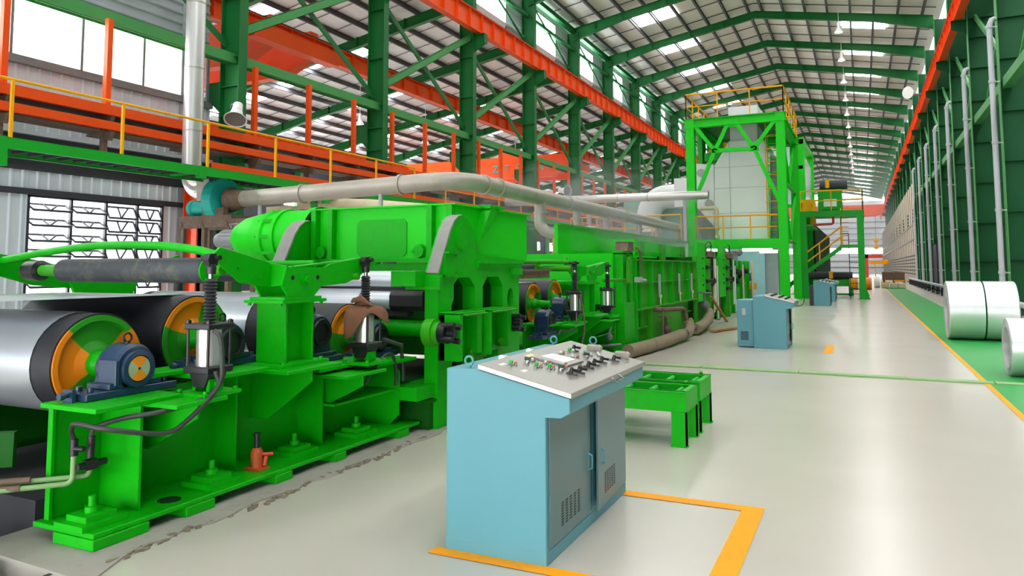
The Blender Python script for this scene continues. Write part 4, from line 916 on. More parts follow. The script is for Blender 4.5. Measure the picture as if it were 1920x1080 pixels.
for y, z in ((6.47, 1.0), (8.05, 1.0)):
    f = MB(); f.lathe((-4.0, y, z), (1,0,0), [(0, .14), (.10, .14), (.10, .11), (.16, .11)], 20); f.build('coupling_flange', 'green2', t)
    f = MB(); f.lathe((-3.88, y, z), (1,0,0), [(0, .105), (.12, .105), (.12, .05), (.2, .045), (.2, 0)], 16)
    for k in range(4):
        a = k*pi/2+.6; f.tube([(-3.80, y+.085*cos(a), z+.085*sin(a)), (-3.66, y+.10*cos(a), z+.10*sin(a))], .03, 8)
    f.build('coupling', 'blackiron', t)
f = MB(); f.box(-4.3, -4.0, 6.28, 6.9, .34, .47); f.build('tie_bar', 'green', t)
f = MB(); f.box(-4.5, -4.02, 6.55, 7.0, .02, .30); f.box(-4.52, -3.98, 6.5, 7.05, .29, .32); f.build('foot_block', 'greend', t)
f = MB(); f.tube([(-3.86, 7.1, .78), (-3.84, 7.15, .70)], .035, 10); f.tube([(-3.85, 7.82, .82), (-3.83, 7.86, .76)], .035, 10); split(f, 'hose_nipple', 'green2', t)
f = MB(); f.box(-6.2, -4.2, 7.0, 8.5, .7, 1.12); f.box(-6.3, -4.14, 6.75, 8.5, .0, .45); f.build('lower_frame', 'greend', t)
f = MB(); f.lathe((-6.3, 6.85, 1.0), (1,0,0), [(0, 0), (0, .09), (2.1, .09), (2.1, 0)], 24); f.build('cross_shaft', 'green', t)
f = MB(); f.box(-6.3, -4.46, 6.8, 8.3, 1.13, 1.56); f.build('slot_shade_block', 'pit', t)  # near-black block added to imitate the shade inside the housing slots
t = thing('pinch_roll', 'pale steel pinch roll under the hood front, upper of the two', 'roll', (-5.3, 6.85, 1.42))
f = MB(); f.lathe((-6.4, 6.85, 1.525), (1,0,0), [(0, 0), (0, .095), (1.86, .095)], 32); f.build('roll_body', 'striprough', t)
f = MB(); f.lathe((-4.54, 6.85, 1.525), (1,0,0), [(0, .095), (.06, .10), (.08, .09), (.12, .10), (.24, .092), (.24, .0)], 32); f.build('collar', 'rust', t)
t = thing('pinch_roll', 'dark lower pinch roll with chamfered black chock', 'roll', (-5.3, 6.80, 1.2))
f = MB(); f.lathe((-6.4, 6.80, 1.30), (1,0,0), [(0, 0), (0, .10), (1.8, .10), (1.8, 0)], 32); f.build('roll_body', 'striprough', t)
f = MB(); f.prism([(6.72, 1.19), (6.88, 1.19), (6.92, 1.24), (6.92, 1.36), (6.88, 1.41), (6.72, 1.41), (6.68, 1.36), (6.68, 1.24)], 'x', -4.62, -4.20); f.build('chock', 'blackiron', t, bevel=.006)
t = thing('gear_motor', 'large green drum gear motor at the far end of the hood', 'motor', (-6.8, 7.6, 1.74)); gx, gy, gz = -6.26, 7.55, 2.055
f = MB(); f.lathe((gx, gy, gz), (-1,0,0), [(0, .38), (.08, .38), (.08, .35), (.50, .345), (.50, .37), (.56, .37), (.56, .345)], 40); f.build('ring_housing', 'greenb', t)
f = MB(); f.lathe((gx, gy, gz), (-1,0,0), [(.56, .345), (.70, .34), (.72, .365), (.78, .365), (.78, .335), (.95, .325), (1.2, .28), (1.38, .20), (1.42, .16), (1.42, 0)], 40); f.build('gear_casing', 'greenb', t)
f = MB()
for k in range(10):
    a = k*pi/5; f.box(gx-.72, gx-.56, gy+.35*cos(a)-.02, gy+.35*cos(a)+.02, gz+.35*sin(a)-.02, gz+.35*sin(a)+.02); f.bolt((gx-.78, gy+.355*cos(a), gz+.355*sin(a)), (-1,0,0), .015, .02)
split(f, 'flange_bolt', 'green', t, 2)
f = MB(); f.lathe((gx-1.42, gy, gz-.02), (-1,0,0), [(0, .14), (.28, .14), (.30, .11), (.38, .10), (.38, 0)], 20)
for k in range(14): a = k*pi/7; f.box(gx-1.68, gx-1.44, gy+.145*cos(a)-.006, gy+.145*cos(a)+.006, gz-.02+.145*sin(a)-.006, gz-.02+.145*sin(a)+.006)
f.build('motor', 'grey', t)
f = MB(); f.tube([(gx-1.51, gy-.05, gz+.14), (gx-1.56, gy-.05, gz+.20), (gx-1.41, gy-.03, gz+.20)], .012, 6); f.build('eyebolt', 'grey', t)
# ---- second bridle line beyond the mill
OFF = 7.15
dup(st1, (0, OFF, 0), 'green welded stand carrying the rolls beyond the mill')
for k, (y, z, r) in enumerate([(9.9, .80, .30), (10.85, 1.08, .33), (11.75, 1.12, .33)]):
    make_roll(y, z, r, 3+k, ['orange faced roll just right of the mill, lowest of three', 'grey roll with tilted orange and green face beyond the mill', 'dark roll with orange rim left of the second green post'][k], x1=-4.75)
make_bearing(10.25, .87, .62, 'bright blue pillow block beyond the mill, behind the console', x=-4.3)
make_bearing(11.1, 1.02, .80, 'blue pillow block beside the second line cylinder', x=-4.4)
make_bearing(12.3, .92, .745, 'navy pillow block right of the second green post', x=-4.45)
for o in [x for x in S.objects if x.parent is None and x.name in ('arm_post', 'swing_lever', 'swing_lever.001')]:
    dup(o, (0, OFF, 0), {'arm_post': 'green post with pivot plates between mill and tank', 'swing_lever': 'green swing arm left of the post between mill and tank', 'swing_lever.001': 'short green swing arm right of the post between mill and tank'}[o.name])
make_cylinder(-4.08, 10.95, 'upright air cylinder just right of the mill, beyond the console')
make_cylinder(-4.12, 12.72, 'upright air cylinder next to the long green tank', zt=1.66)
t = thing('hold_down_roller', 'dark roller on pale green shaft beyond the mill', 'roller', (-5.4, 10.9, 1.6))
f = MB(); f.lathe((-6.5, 11.0, 1.64), (1,0,0), [(0, 0), (0, .09), (1.75, .09), (1.75, 0)], 24); f.build('roller_shell', 'rubbergrey', t)
f = MB(); f.cyl((-4.75, 11.0, 1.64), (-4.15, 11.0, 1.64), .05, 14); f.lathe((-4.75, 11.0, 1.64), (1,0,0), [(0, .1), (.03, .1), (.03, 0)], 16); f.build('shaft', 'green2', t)
f = MB(); f.tube([(-6.9, 10.2, 1.74), (-4.2, 11.05, 1.745)], .035, 10); tag(f.build('tie_tube', 'green2'), 'pale green tie tube running from the mill to the second post', 'tube')
f = MB(); f.box(-4.9, -4.2, 9.1, 10.2, 1.50, 1.62); f.box(-4.9, -4.16, 9.1, 10.2, 1.60, 1.625); tag(f.build('scraper_box', 'rust'), 'rusty scraper box hanging beside the mill exit', 'box')
hose([(-3.98, 10.9, 1.22), (-3.95, 10.95, 1.0), (-3.93, 10.95, .7), (-3.95, 10.9, .5), (-3.97, 10.8, .30)], .014, 'thin brown hose hanging from the cylinder beyond the mill', 'rust')
hose([(-3.98, 10.75, .96), (-3.95, 10.6, .78), (-4.0, 10.45, .70), (-4.05, 10.25, .72), (-4.05, 10.15, .66)], .016, 'dark hose sagging under the bright blue bearing')
# ================================================================== LONG TANK, MILLS, DUCTS, TOWER
t = thing('treatment_tank', 'long ribbed green tank with sliding entry post, beyond the mill', 'tank', (-5.5, 17, 0))
f = MB(); f.box(-6.9, -4.16, 14.4, 20.3, .80, 1.80); f.build('upper_body', 'green2', t)
f = MB(); f.box(-6.9, -4.05, 14.35, 20.35, 1.79, 1.82); f.box(-6.9, -4.05, 14.35, 20.35, .79, .82); f.box(-4.17, -4.08, 14.4, 20.3, 1.325, 1.345); f.build('side_flange', 'green2', t)
f = MB(); y = 14.75
while y < 20.4: f.box(-4.17, -4.07, y-.03, y+.03, .82, 1.79); y += .93
split(f, 'side_rib', 'green', t)
f = MB(); f.box(-6.9, -4.22, 14.4, 19.9, 0.02, .79); f.build('lower_body', 'green2', t)
f = MB(); f.box(-4.24, -4.10, 15.7, 18.45, .03, .81); f.build('inspection_panel', 'green2', t, bevel=.004)
f = MB(); f.box(-4.24, -4.14, 14.6, 15.6, .40, .42); f.box(-4.24, -4.12, 19.0, 19.9, .50, .52); f.box(-4.2, -4.14, 15.1, 15.13, .42, .79); f.box(-4.2, -4.14, 15.3, 15.33, .42, .79); f.build('lower_ledge', 'green2', t)
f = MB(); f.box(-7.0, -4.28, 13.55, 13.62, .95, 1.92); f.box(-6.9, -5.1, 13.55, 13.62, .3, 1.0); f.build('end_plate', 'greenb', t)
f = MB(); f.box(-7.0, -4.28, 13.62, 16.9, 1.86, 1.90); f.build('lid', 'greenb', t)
for y in (16.2, 18.15, 19.6):
    f = MB(); f.box(-4.08, -4.05, y, y+.10, 1.05, 1.50); f.build('sight_glass', 'greyp', t)
    f = MB(); f.tube([(-4.05, y+.05, 1.05), (-4.05, y+.05, .84)], .018, 8); f.lathe((-4.05, y+.05, .99), (0,0,1), [(0, .0), (0, .035), (.06, .035), (.06, 0)], 8); f.build('drain_valve', 'cream', t)
# hood above
t = thing('fume_hood', 'long bright green fume hood rising behind the ribbed tank', 'hood', (-6.4, 20, 1.9))
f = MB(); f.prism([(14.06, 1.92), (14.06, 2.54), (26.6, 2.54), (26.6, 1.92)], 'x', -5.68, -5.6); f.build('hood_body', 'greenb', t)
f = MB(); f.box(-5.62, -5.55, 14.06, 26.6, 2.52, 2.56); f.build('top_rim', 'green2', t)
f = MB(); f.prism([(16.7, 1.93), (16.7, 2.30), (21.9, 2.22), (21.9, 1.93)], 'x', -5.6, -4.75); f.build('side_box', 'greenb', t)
for y in (16.9, 19.0, 21.4):
    f = MB(); f.box(-4.76, -4.68, y, y+.4, 1.84, 2.25); f.build('box_rib', 'green2', t)
# entry post
t = thing('slotted_post', 'green slotted post with brown block on top at the tank entry', 'post', (-4.2, 13.9, 0))
f = MB(); f.box(-4.32, -4.08, 13.60, 14.30, 0, .98); f.build('lower_post', 'green', t, bevel=.004)
f = MB(); f.box(-4.30, -4.10, 13.60, 13.85, .98, 1.93); f.box(-4.30, -4.10, 14.08, 14.30, .98, 1.93); f.box(-4.30, -4.10, 13.60, 14.30, 1.90, 1.97); f.build('slotted_frame', 'green', t, bevel=.003)
f = MB(); f.box(-4.28, -4.20, 13.85, 14.08, .98, 1.9); f.build('slot_back', 'black', t)
f = MB(); f.box(-4.07, -4.02, 13.70, 13.90, 1.36, 1.78); f.lathe((-4.06, 13.82, 1.80), (1,0,0), [(0, .06), (.05, .06), (.05, .03), (.052, 0)], 12); f.cyl((-4.15, 13.9, 1.8), (-4.15, 13.9, 1.9), .05, 12); f.build('link_bar', 'green2', t)
f = MB(); f.prism([(13.75, 1.97), (14.2, 1.97), (14.16, 2.14), (13.82, 2.14)], 'x', -4.3, -4.05); f.box(-4.31, -4.04, 13.8, 14.18, 2.13, 2.15); f.build('top_block', 'rust', t)
f = MB(); f.tube([(-4.2, 12.7, 1.42), (-4.1, 13.8, 1.42)], .03, 8); tag(f.build('push_rod', 'green2'), 'thin green push rod leading to the slotted post', 'rod')
f = MB(); f.box(-4.14, -4.06, 14.38, 14.44, 0, 1.85); f.box(-4.35, -4.1, 14.34, 14.6, .0, .5); tag(f.build('guide_strip', 'green'), 'thin upright green guide strip between slotted post and tank', 'strip')
hose([(-4.05, 14.3, 2.05), (-4.0, 14.45, 1.95), (-4.02, 14.5, 1.7), (-4.02, 14.5, 1.5)], .018, 'rusty flexible cable at the top of the slotted post', 'rust')
f = MB(); f.box(-4.08, -3.98, 14.3, 14.55, 1.36, 1.46); f.cyl((-4.0, 14.5, 1.40), (-4.0, 14.85, 1.39), .03, 8); tag(f.build('gauge_box', 'greyp'), 'small white gauge box fixed beside the slotted post', 'gauge')
# valve and chain hanging beyond the second stand
t = thing('chain_valve', 'silver chain and valve hanging left of the slotted post', 'valve', (-4.3, 13.2, .3))
f = MB(); f.tube(bezier([(-4.3, 12.9, .95), (-4.2, 13.1, .85), (-4.2, 13.15, .62), (-4.25, 13.1, .4)], 5), .03, 8); f.build('chain', 'grey', t)
f = MB(); f.sphere((-4.24, 13.15, .38), .07, 10, 7); f.cyl((-4.5, 12.9, .22), (-4.1, 13.4, .22), .03, 8); f.build('valve_body', 'grey', t)
f = MB(); f.box(-6.5, -4.3, 12.0, 13.4, -.3, .06); f.box(-6.5, -4.25, 13.25, 13.4, .0, .14); tag(f.build('floor_skid', 'greend'), 'low grimy green frame under the chain, left of the slotted post', 'frame')
# floor pipes beside the tank
t = thing('insulated_pipe', 'dirty tan insulated pipe lying along the tank foot', 'pipe', (-3.85, 15, 0))
f = MB(); f.tube(bezier([(-3.90, 13.2, .13), (-3.80, 14.2, .13), (-3.70, 15.5, .15), (-3.66, 16.6, .17)], 6), .125, 16); f.build('wrapped_run', 'insul', t)
f = MB(); f.tube(bezier([(-3.66, 16.6, .17), (-3.62, 17.1, .2), (-3.66, 17.3, .36), (-3.70, 17.3, .44)], 6), .115, 14); f.build('elbow', 'insul', t)
f = MB(); f.lathe((-3.78, 14.35, .13), (0,1,0), [(0, .128), (.03, .128)], 16); f.lathe((-3.66, 16.62, .17), (0,1,0), [(0, .13), (.06, .13), (.06, .1)], 16); f.build('clamp_band', 'blackiron', t)
t = thing('riser_pipe', 'rusty valve pipe rising from the insulated pipe to the tank side', 'pipe', (-3.8, 17, .4))
f = MB(); f.tube(arc_bend((-3.70, 17.3, .40), (-3.75, 17.25, .70), (-3.95, 15.9, .74), .12), .05, 12); f.tube([(-3.95, 15.9, .74), (-4.2, 15.8, .78)], .06, 12); f.build('riser', 'rust', t)
f = MB(); f.lathe((-3.92, 16.15, .57), (0,0,1), [(0, 0), (0, .16), (.02, .16), (.02, 0)], 16); f.cyl((-3.92, 16.15, .3), (-3.92, 16.15, .58), .03, 8); f.sphere((-3.9, 16.2, .3), .09, 10, 7, (1,1,1.4)); f.tube([(-3.9, 15.8, .2), (-3.9, 15.8, .72)], .02, 6); f.build('hand_wheel_valve', 'rust', t)
t = thing('insulated_pipe', 'shorter tan insulated pipe ending near the first squeegee mill', 'pipe', (-3.75, 19.5, 0))
f = MB(); f.tube(bezier([(-3.72, 18.3, .16), (-3.72, 19.4, .2), (-3.78, 20.4, .3), (-3.86, 20.9, .42)], 6), .13, 14); f.build('wrapped_run', 'insul', t)
f = MB(); f.tube([(-3.74, 17.4, .24), (-3.72, 18.3, .2)], .06, 10); f.build('end_pipe', 'rust', t)
f = MB(); f.sphere((-3.9, 20.6, .62), .12, 10, 7); f.lathe((-3.9, 20.5, .95), (0,0,1), [(0, 0), (0, .2), (.03, .2), (.03, 0)], 14); f.cyl((-3.9, 20.5, .6), (-3.9, 20.5, .95), .03, 8); f.build('valve', 'grey', t)
f = MB(); f.beam((-3.5, 19.2, .05), (-3.1, 20.6, .04), .12, .05); tag(f.build('wooden_plank', 'wood'), 'small loose board on the floor by the first squeegee mill', 'board')
# squeegee mills
def squeegee(y, label, hh=2.36, wood=False):
    t = thing('squeegee_mill', label, 'mill', (-4.5, y, 0))
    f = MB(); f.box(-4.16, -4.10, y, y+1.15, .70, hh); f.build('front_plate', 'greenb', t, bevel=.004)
    f = MB()
    for z in (1.15, 1.42, 1.62, 1.9): f.bolt((-4.10, y+.7, z), (1,0,0), .03, .03)
    f.build('plate_bolt', 'greend', t)
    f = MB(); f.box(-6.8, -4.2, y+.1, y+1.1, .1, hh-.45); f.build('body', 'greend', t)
    f = MB(); f.box(-4.16, -4.06, y-.4, y-.28, 0, hh-.4); f.box(-4.14, -4.02, y+1.3, y+1.45, 0, 1.9); f.box(-4.12, -4.0, y+1.95, y+2.05, .35, 1.95); split(f, 'upright_frame', 'green2', t)
    f = MB(); f.box(-6.5, -4.14, y+1.2, y+2.4, 0, .66); f.box(-6.5, -4.1, y+1.15, y+2.5, .64, .70); f.build('lower_box', 'green', t)
    f = MB(); f.box(-6.0, -4.3, y+1.25, y+2.3, 1.4, 1.95); f.build('upper_box', 'dark', t)
    f = MB()
    for z, l in ((1.65, .35), (1.25, .32), (.95, .3)): f.tube([(-4.1, y+1.2, z), (-4.02, y+1.2+l, z-.02)], .06, 10); 
    f.cyl((-4.05, y+1.62, 1.1), (-4.05, y+1.62, 1.95), .09, 12); f.sphere((-4.02, y+1.65, 1.25), .13, 10, 7); f.build('valve_group', 'blackiron', t)
    f = MB(); f.lathe((-4.1, y+1.6, 1.95), (0,0,1), [(0, .0), (0, .16), (.16, .16), (.19, .12), (.19, 0)], 14); f.build('cap', 'rust', t)
    f = MB()
    for k in range(2):
        f.tube(bezier([(-4.12, y+1.15, 2.0), (-4.1, y+1.25, 2.2+.12*k), (-4.08, y+1.7, 2.28+.12*k), (-4.08, y+2.0, 2.18+.1*k), (-4.1, y+1.8, 2.08), (-4.12, y+1.2, 2.05)], 6), .015, 6)
    f.build('hose_loop', 'hose', t)
    f = MB(); f.tube([(-4.0, y+2.1, .4), (-4.0, y+2.1, 1.9)], .03, 8); f.tube([(-3.97, y+2.3, .1), (-3.97, y+2.3, 1.7)], .02, 6); split(f, 'side_pipe', 'whitew', t)
    return t
squeegee(20.65, 'first squeegee mill behind the tank, with tall green plate and hose loops')
squeegee(24.1, 'second squeegee mill, directly behind the first one')
f = MB(); f.beam((-3.95, 21.7, .82), (-3.75, 23.2, .0), .06, .06); tag(f.build('wooden_pole', 'wood'), 'brown wooden pole leaning against the first squeegee mill', 'pole')
f = MB(); f.tube([(-4.05, 22.0, 1.9), (-4.05, 22.0, .45)], .02, 8); f.tube([(-4.0, 22.5, 1.9), (-4.0, 22.5, .35), (-4.0, 22.2, .3)], .03, 8); tag(f.build('white_conduit', 'cream'), 'pale conduit running down the first squeegee mill', 'conduit')
f = MB(); f.tube([(-4.16, 20.45, 1.6), (-4.12, 20.45, .75)], .03, 8); tag(f.build('blue_cable', paint('blue cable', (.03, .12, .55), .4)), 'short blue cable between tank and first squeegee mill', 'cable')
t = thing('dryer_unit', 'cluttered green dryer unit with grey motor before the furnace tower', 'dryer', (-4.9, 29, 0))
f = MB(); f.box(-6.5, -4.4, 27.3, 32.0, 0, 1.7); f.build('body', 'greend', t)
f = MB(); f.box(-4.6, -4.35, 27.6, 28.2, 1.7, 2.1); f.box(-4.7, -4.3, 28.4, 29.3, 1.75, 2.25); f.sphere((-4.3, 29.6, 2.22), .14, 10, 7); f.build('motor', 'grey', t)
f = MB()
for y in (27.4, 28.5, 29.7, 30.9, 31.8): f.box(-4.36, -4.24, y, y+.25, 0, 1.9)
f.box(-4.3, -4.1, 27.5, 28.3, 0, .95); f.box(-4.3, -4.1, 28.9, 29.8, 0, 1.2); split(f, 'upright_frame', 'green', t)
f = MB()
for y, z in ((27.9, 1.5), (27.9, 1.15), (29.2, 1.4), (30.3, 1.5)): f.lathe((-4.3, y, z), (1,0,0), [(0, .17), (.12, .17), (.12, .1), (.25, .1), (.25, 0)], 14)
split(f, 'coupling', 'blackiron', t)
f = MB(); f.tube([(-4.05, 28.8, .1), (-4.05, 28.8, 1.75)], .035, 8); f.tube([(-4.05, 31.4, .1), (-4.05, 31.4, 1.9)], .05, 8); split(f, 'side_pipe', 'cream', t)
f = MB(); f.box(-4.9, -4.3, 32.2, 33.4, 0, .9); f.box(-4.7, -4.5, 32.6, 32.9, .9, 1.5); f.lathe((-4.6, 33.5, 1.25), (1,0,0), [(0, .2), (.3, .2), (.3, 0)], 14); tag(f.build('small_pump', 'navy'), 'blue and dark pump cluster at the foot of the furnace tower', 'pump')
f = MB(); f.box(-4.3, -4.0, 31.9, 32.3, .75, 1.0); f.cyl((-4.15, 32.1, .0), (-4.15, 32.1, .75), .05, 8); tag(f.build('yellow_stand', 'yellow'), 'small yellow stand in front of the furnace tower', 'stand')
# ---- ducts
DZ, DY, DXX = 3.46, 13.3, -7.5
t = thing('exhaust_duct', 'long dull metal duct crossing over the hood and turning along the line', 'duct', (-10, 13.3, 3.2))
path = arc_bend((-13.75, DY, 3.31), (DXX, DY, 3.48), (DXX, 36.5, 3.42), .8, 10)
f = MB(); f.tube(path[:1] + [(-9.5, DY, 3.42)] + path[1:], .195, 24); f.build('duct_run', 'duct', t)
for c, a in (((-11.6, DY, 3.365), (1,0,0.02)), ((-8.9, DY, 3.44), (1,0,0.02)), ((DXX, 14.4, 3.48), (0,1,0)), ((DXX, 15.1, 3.48), (0,1,0)), ((DXX, 19.5, 3.47), (0,1,0)), ((DXX, 25, 3.46), (0,1,0))):
    f = MB(); f.lathe(c, a, [(-.03, .19), (-.03, .225), (.03, .225), (.03, .19)], 24); f.build('joint_ring', 'duct', t)
f = MB(); f.lathe((-13.75, DY, 3.31), (1,0,0), [(-.1, .2), (-.1, .3), (-.02, .3), (.05, .26), (.35, .2)], 24); f.build('inlet_flange', 'rust', t)
for y, r, zb, bend in ((17.6, .13, 2.3, 1), (20.4, .12, 2.4, 0), (23.1, .12, 2.45, 0), (27.0, .12, 2.5, 0), (29.8, .12, 2.5, 0), (33.6, .12, 2.5, 0)):
    f = MB()
    if bend: f.tube(arc_bend((DXX, y, 3.45), (DXX, y, 2.55), (DXX+1.4, y+.3, 2.55), .3), r+.02, 16)
    else: f.cyl((DXX, y, zb), (DXX, y, 3.4), r, 16)
    f.lathe((DXX, y, 3.05), (0,0,1), [(0, r), (0, r+.05), (.04, r+.05), (.04, r)], 16)
    f.build('drop_pipe', 'duct', t)
f = MB(); f.cyl((-12.9, DY, 0), (-12.9, DY, 3.2), .05, 10); f.cyl((-9.4, 13.25, 0), (-9.4, 13.25, 3.3), .05, 8); f.build('support_leg', 'greyp', t)
t = thing('tall_duct', 'shiny vertical duct rising in front of the left wall', 'duct', (-15.15, 13.3, 3.6))
f = MB(); f.tube(arc_bend((-15.2, 13.3, 13.5), (-15.2, 13.3, 3.62), (-14.3, 13.3, 3.55), .42, 8), .235, 24); f.build('duct_run', 'ductnew', t)
for z in (5.1, 6.7, 8.4): 
    f = MB(); f.lathe((-15.2, 13.3, z), (0,0,1), [(0, .235), (0, .245), (.03, .245), (.03, .235)], 24); f.build('seam_ring', 'duct', t)
t = thing('blower_fan', 'teal centrifugal blower at the left end of the long duct', 'fan', (-14.1, 13.3, 2.9))
sc = [(13.3+(.42+.16*(k/24))*cos(-pi*.5+2*pi*k/24*.92), 3.34+(.42+.16*(k/24))*sin(-pi*.5+2*pi*k/24*.92)) for k in range(25)]
f = MB(); f.prism(sc, 'x', -14.25, -13.95); f.build('scroll_case', 'teal', t, bevel=.01)
f = MB(); f.prism([(13.05, 3.30), (13.55, 3.30), (13.6, 3.95), (13.0, 3.95)], 'x', -14.70, -14.27)
for z in (3.35, 3.5, 3.65, 3.8): f.box(-14.72, -14.25, 12.98, 13.0, z, z+.02)
f.build('outlet_cone', 'duct', t)
f = MB(); f.lathe((-14.9, 13.1, 3.12), (1,0,0), [(0, 0), (0, .2), (.1, .2), (.12, .17), (.5, .17), (.5, 0)], 18); f.build('motor', 'teal', t)
f = MB(); f.box(-15.1, -13.4, 12.9, 13.8, 2.82, 2.92); f.box(-14.4, -13.7, 12.95, 13.1, 2.9, 3.1); f.build('base_frame', 'rust', t)
t = thing('fan_stand', 'rusty angle iron stand holding the blower', 'stand', (-14.2, 13.3, 0))
for x in (-15.0, -14.3, -13.5):
    for y in (12.95, 13.75):
        f = MB(); f.box(x-.05, x+.05, y-.05, y+.05, 0, 2.78); f.build('leg', 'rust', t)
f = MB(); f.box(-15.1, -12.7, 12.9, 13.0, 2.62, 2.82); f.box(-15.1, -12.7, 13.7, 13.8, 2.62, 2.82); f.beam((-14.3, 12.95, .5), (-13.5, 12.95, 2.6), .05, .07); f.build('top_rail', 'rust', t)
t = thing('cream_pipe', 'cream wrapped pipe behind the long duct, above the gear motor', 'pipe', (-12, 16, 3.1))
f = MB(); f.tube([(-14.9, 17.0, 3.55), (-12.5, 17.0, 3.42), (-9.5, 17.2, 3.1), (-7.9, 17.3, 2.65)], .17, 14); f.build('pipe', 'cream', t)
f = MB(); f.lathe((-14.4, 17.0, 3.52), (1,0,0), [(0, .18), (.25, .2), (.25, .17)], 12); f.build('torn_band', 'platgreen', t)
f = MB(); f.box(-14.9, -14.0, 15.6, 15.9, 2.95, 3.35); f.box(-14.5, -14.4, 15.7, 15.8, 0, 2.95); tag(f.build('duct_box', 'cream'), 'small cream box behind the blower', 'box')
# cross duct ending in front of the tower
t = thing('cross_duct', 'shiny straight duct ending with a cut end in front of the tower', 'duct', (-7, 28, 4.3))
f = MB(); f.lathe((-13.5, 28, 4.40), (1,0,-.006), [(0, 0), (0, .16), (8.4, .165), (8.4, .12), (8.1, .12), (8.1, 0)], 24); f.build('pipe', 'ductnew', t)
f = MB(); f.lathe((-8.6, 28, 4.37), (1,0,0), [(0, .16), (0, .175), (.03, .175), (.03, .16)], 20); f.lathe((-7.4, 28, 4.36), (1,0,0), [(0, .16), (0, .175), (.03, .175), (.03, .16)], 20); f.build('joint_ring', 'duct', t)
for x in (-9.8, -6.0):
    f = MB(); f.box(x-.06, x+.06, 28.0, 28.1, 2.6, 4.25); f.build('support_post', 'greyp', t)
# ---- furnace tower
TX0, TX1, TY0, TY1, TZ = -6.98, -3.05, 34.0, 41.0, 8.45
t = thing('furnace_tower', 'bright green steel tower with yellow railings around the white furnace', 'tower', (-5, 37.5, 0))
for x in (TX0, TX1):
    for y in (TY0, TY1):
        f = MB(); f.box(x-.19, x+.19, y-.02, y+.0, 0, TZ); f.box(x-.19, x+.19, y+.36, y+.38, 0, TZ); f.box(x-.01, x+.01, y, y+.36, 0, TZ)
        f.box(x-.3, x+.3, y-.1, y+.48, 0, .03); f.build('leg', 'towergreen', t)
f = MB(); f.ibeam((TX0-.25, TY0+.1, TZ-.2), (TX1+.25, TY0+.1, TZ-.2), .4, .3, .03, .02); f.build('top_beam', 'towergreen', t)
f = MB(); f.ibeam((TX0-.25, TY1+.1, TZ-.2), (TX1+.25, TY1+.1, TZ-.2), .4, .3, .03, .02); f.build('top_beam', 'towergreen', t)
for x in (TX0, TX1):
    f = MB(); f.ibeam((x, TY0, TZ-.2), (x, TY1+.3, TZ-.2), .4, .3, .03, .02); f.build('top_beam', 'towergreen', t)
f = MB(); f.box(TX0, TX1, TY0, TY1+.3, TZ, TZ+.02); f.build('deck_plate', 'steelgreen', t)
def truss(pts, w=.2):
    f = MB()
    for a, b in pts: f.beam(a, b, .18, w, up=(0, 1, 0))
    return f
Y_ = TY0+.05
def q(x, z): return (x, Y_, z)
tr = MB()
for a, b in ((q(-5.25, 8.2), q(-5.85, 6.95)), (q(-4.95, 8.2), q(-4.2, 6.95)), (q(-6.0, 6.92), q(-4.05, 6.92)), (q(-6.8, 8.2), q(-5.9, 6.95)), (q(-3.2, 8.2), q(-4.15, 6.95)), (q(-5.9, 6.9), q(-6.85, 4.6)), (q(-4.15, 6.9), q(-3.2, 4.6))): tr.beam(a, b, .17, .12, up=(0, 1, 0))
tr.prism([(-5.4, 8.25), (-4.85, 8.25), (-4.8, 7.95), (-5.45, 7.95)], 'y', Y_-.03, Y_+.03); tr.prism([(-6.05, 6.8), (-5.6, 6.8), (-5.7, 7.15), (-5.95, 7.15)], 'y', Y_-.03, Y_+.03); tr.prism([(-4.4, 6.8), (-3.95, 6.8), (-4.05, 7.2), (-4.35, 7.15)], 'y', Y_-.03, Y_+.03)
tr.build('front_bracing', 'towergreen', t)
f = MB()
for a, b in (((TX1, TY0+.4, 8.1), (TX1, 37.5, 5.6)), ((TX1, TY1, 8.1), (TX1, 37.7, 5.6)), ((TX1, TY0+.3, 5.5), (TX1, TY1, 5.5)), ((TX1, TY0+.4, 5.4), (TX1, 37.5, 3.0)), ((TX1, TY1, 5.4), (TX1, 37.7, 3.0))): f.beam(a, b, .12, .14, up=(1, 0, 0))
f.build('side_bracing', 'towergreen', t)
def rail_box(z, x0, x1, y0, y1, h, t, sides='fblr', step=1.35, mid=2):
    def run(a, b):
        g = MB()
        for k in range(mid): zz = z+h*(1-k*.5); g.tube([(a[0], a[1], zz), (b[0], b[1], zz)], .04 if not k else .03, 6)
        L_ = sqrt((b[0]-a[0])**2+(b[1]-a[1])**2); n = max(1, round(L_/step))
        for k in range(n+1): x = a[0]+(b[0]-a[0])*k/n; y = a[1]+(b[1]-a[1])*k/n; g.beam((x, y, z), (x, y, z+h), .05, .05)
        g.build('railing', 'yellow', t)
    if 'f' in sides: run((x0, y0), (x1, y0))
    if 'b' in sides: run((x0, y1), (x1, y1))
    if 'l' in sides: run((x0, y0), (x0, y1))
    if 'r' in sides: run((x1, y0), (x1, y1))
rail_box(TZ, TX0-.15, TX1+.15, TY0, TY1+.3, 1.15, t)
f = MB(); f.box(TX0, TX1, TY0+.08, TY1, 2.86, 2.90); f.chan((TX0, TY0+.08, 2.68), (TX1, TY0+.08, 2.68), .42, .1, .02); f.box(TX0, TX1, TY0+.02, TY0+.04, 2.48, 2.9); f.build('mid_deck', 'towergreen', t)
rail_box(2.9, TX0+.2, TX1-.2, TY0+.15, TY1, 1.05, t, 'fr')
f = MB(); 
for k in range(16): f.box(-3.75, -3.25, 35.5, 35.56, 3.0+k*.33, 3.04+k*.33)
f.box(-3.78, -3.74, 35.5, 35.56, 2.9, 8.4); f.box(-3.26, -3.22, 35.5, 35.56, 2.9, 8.4); f.build('ladder', 'towergreen', t)
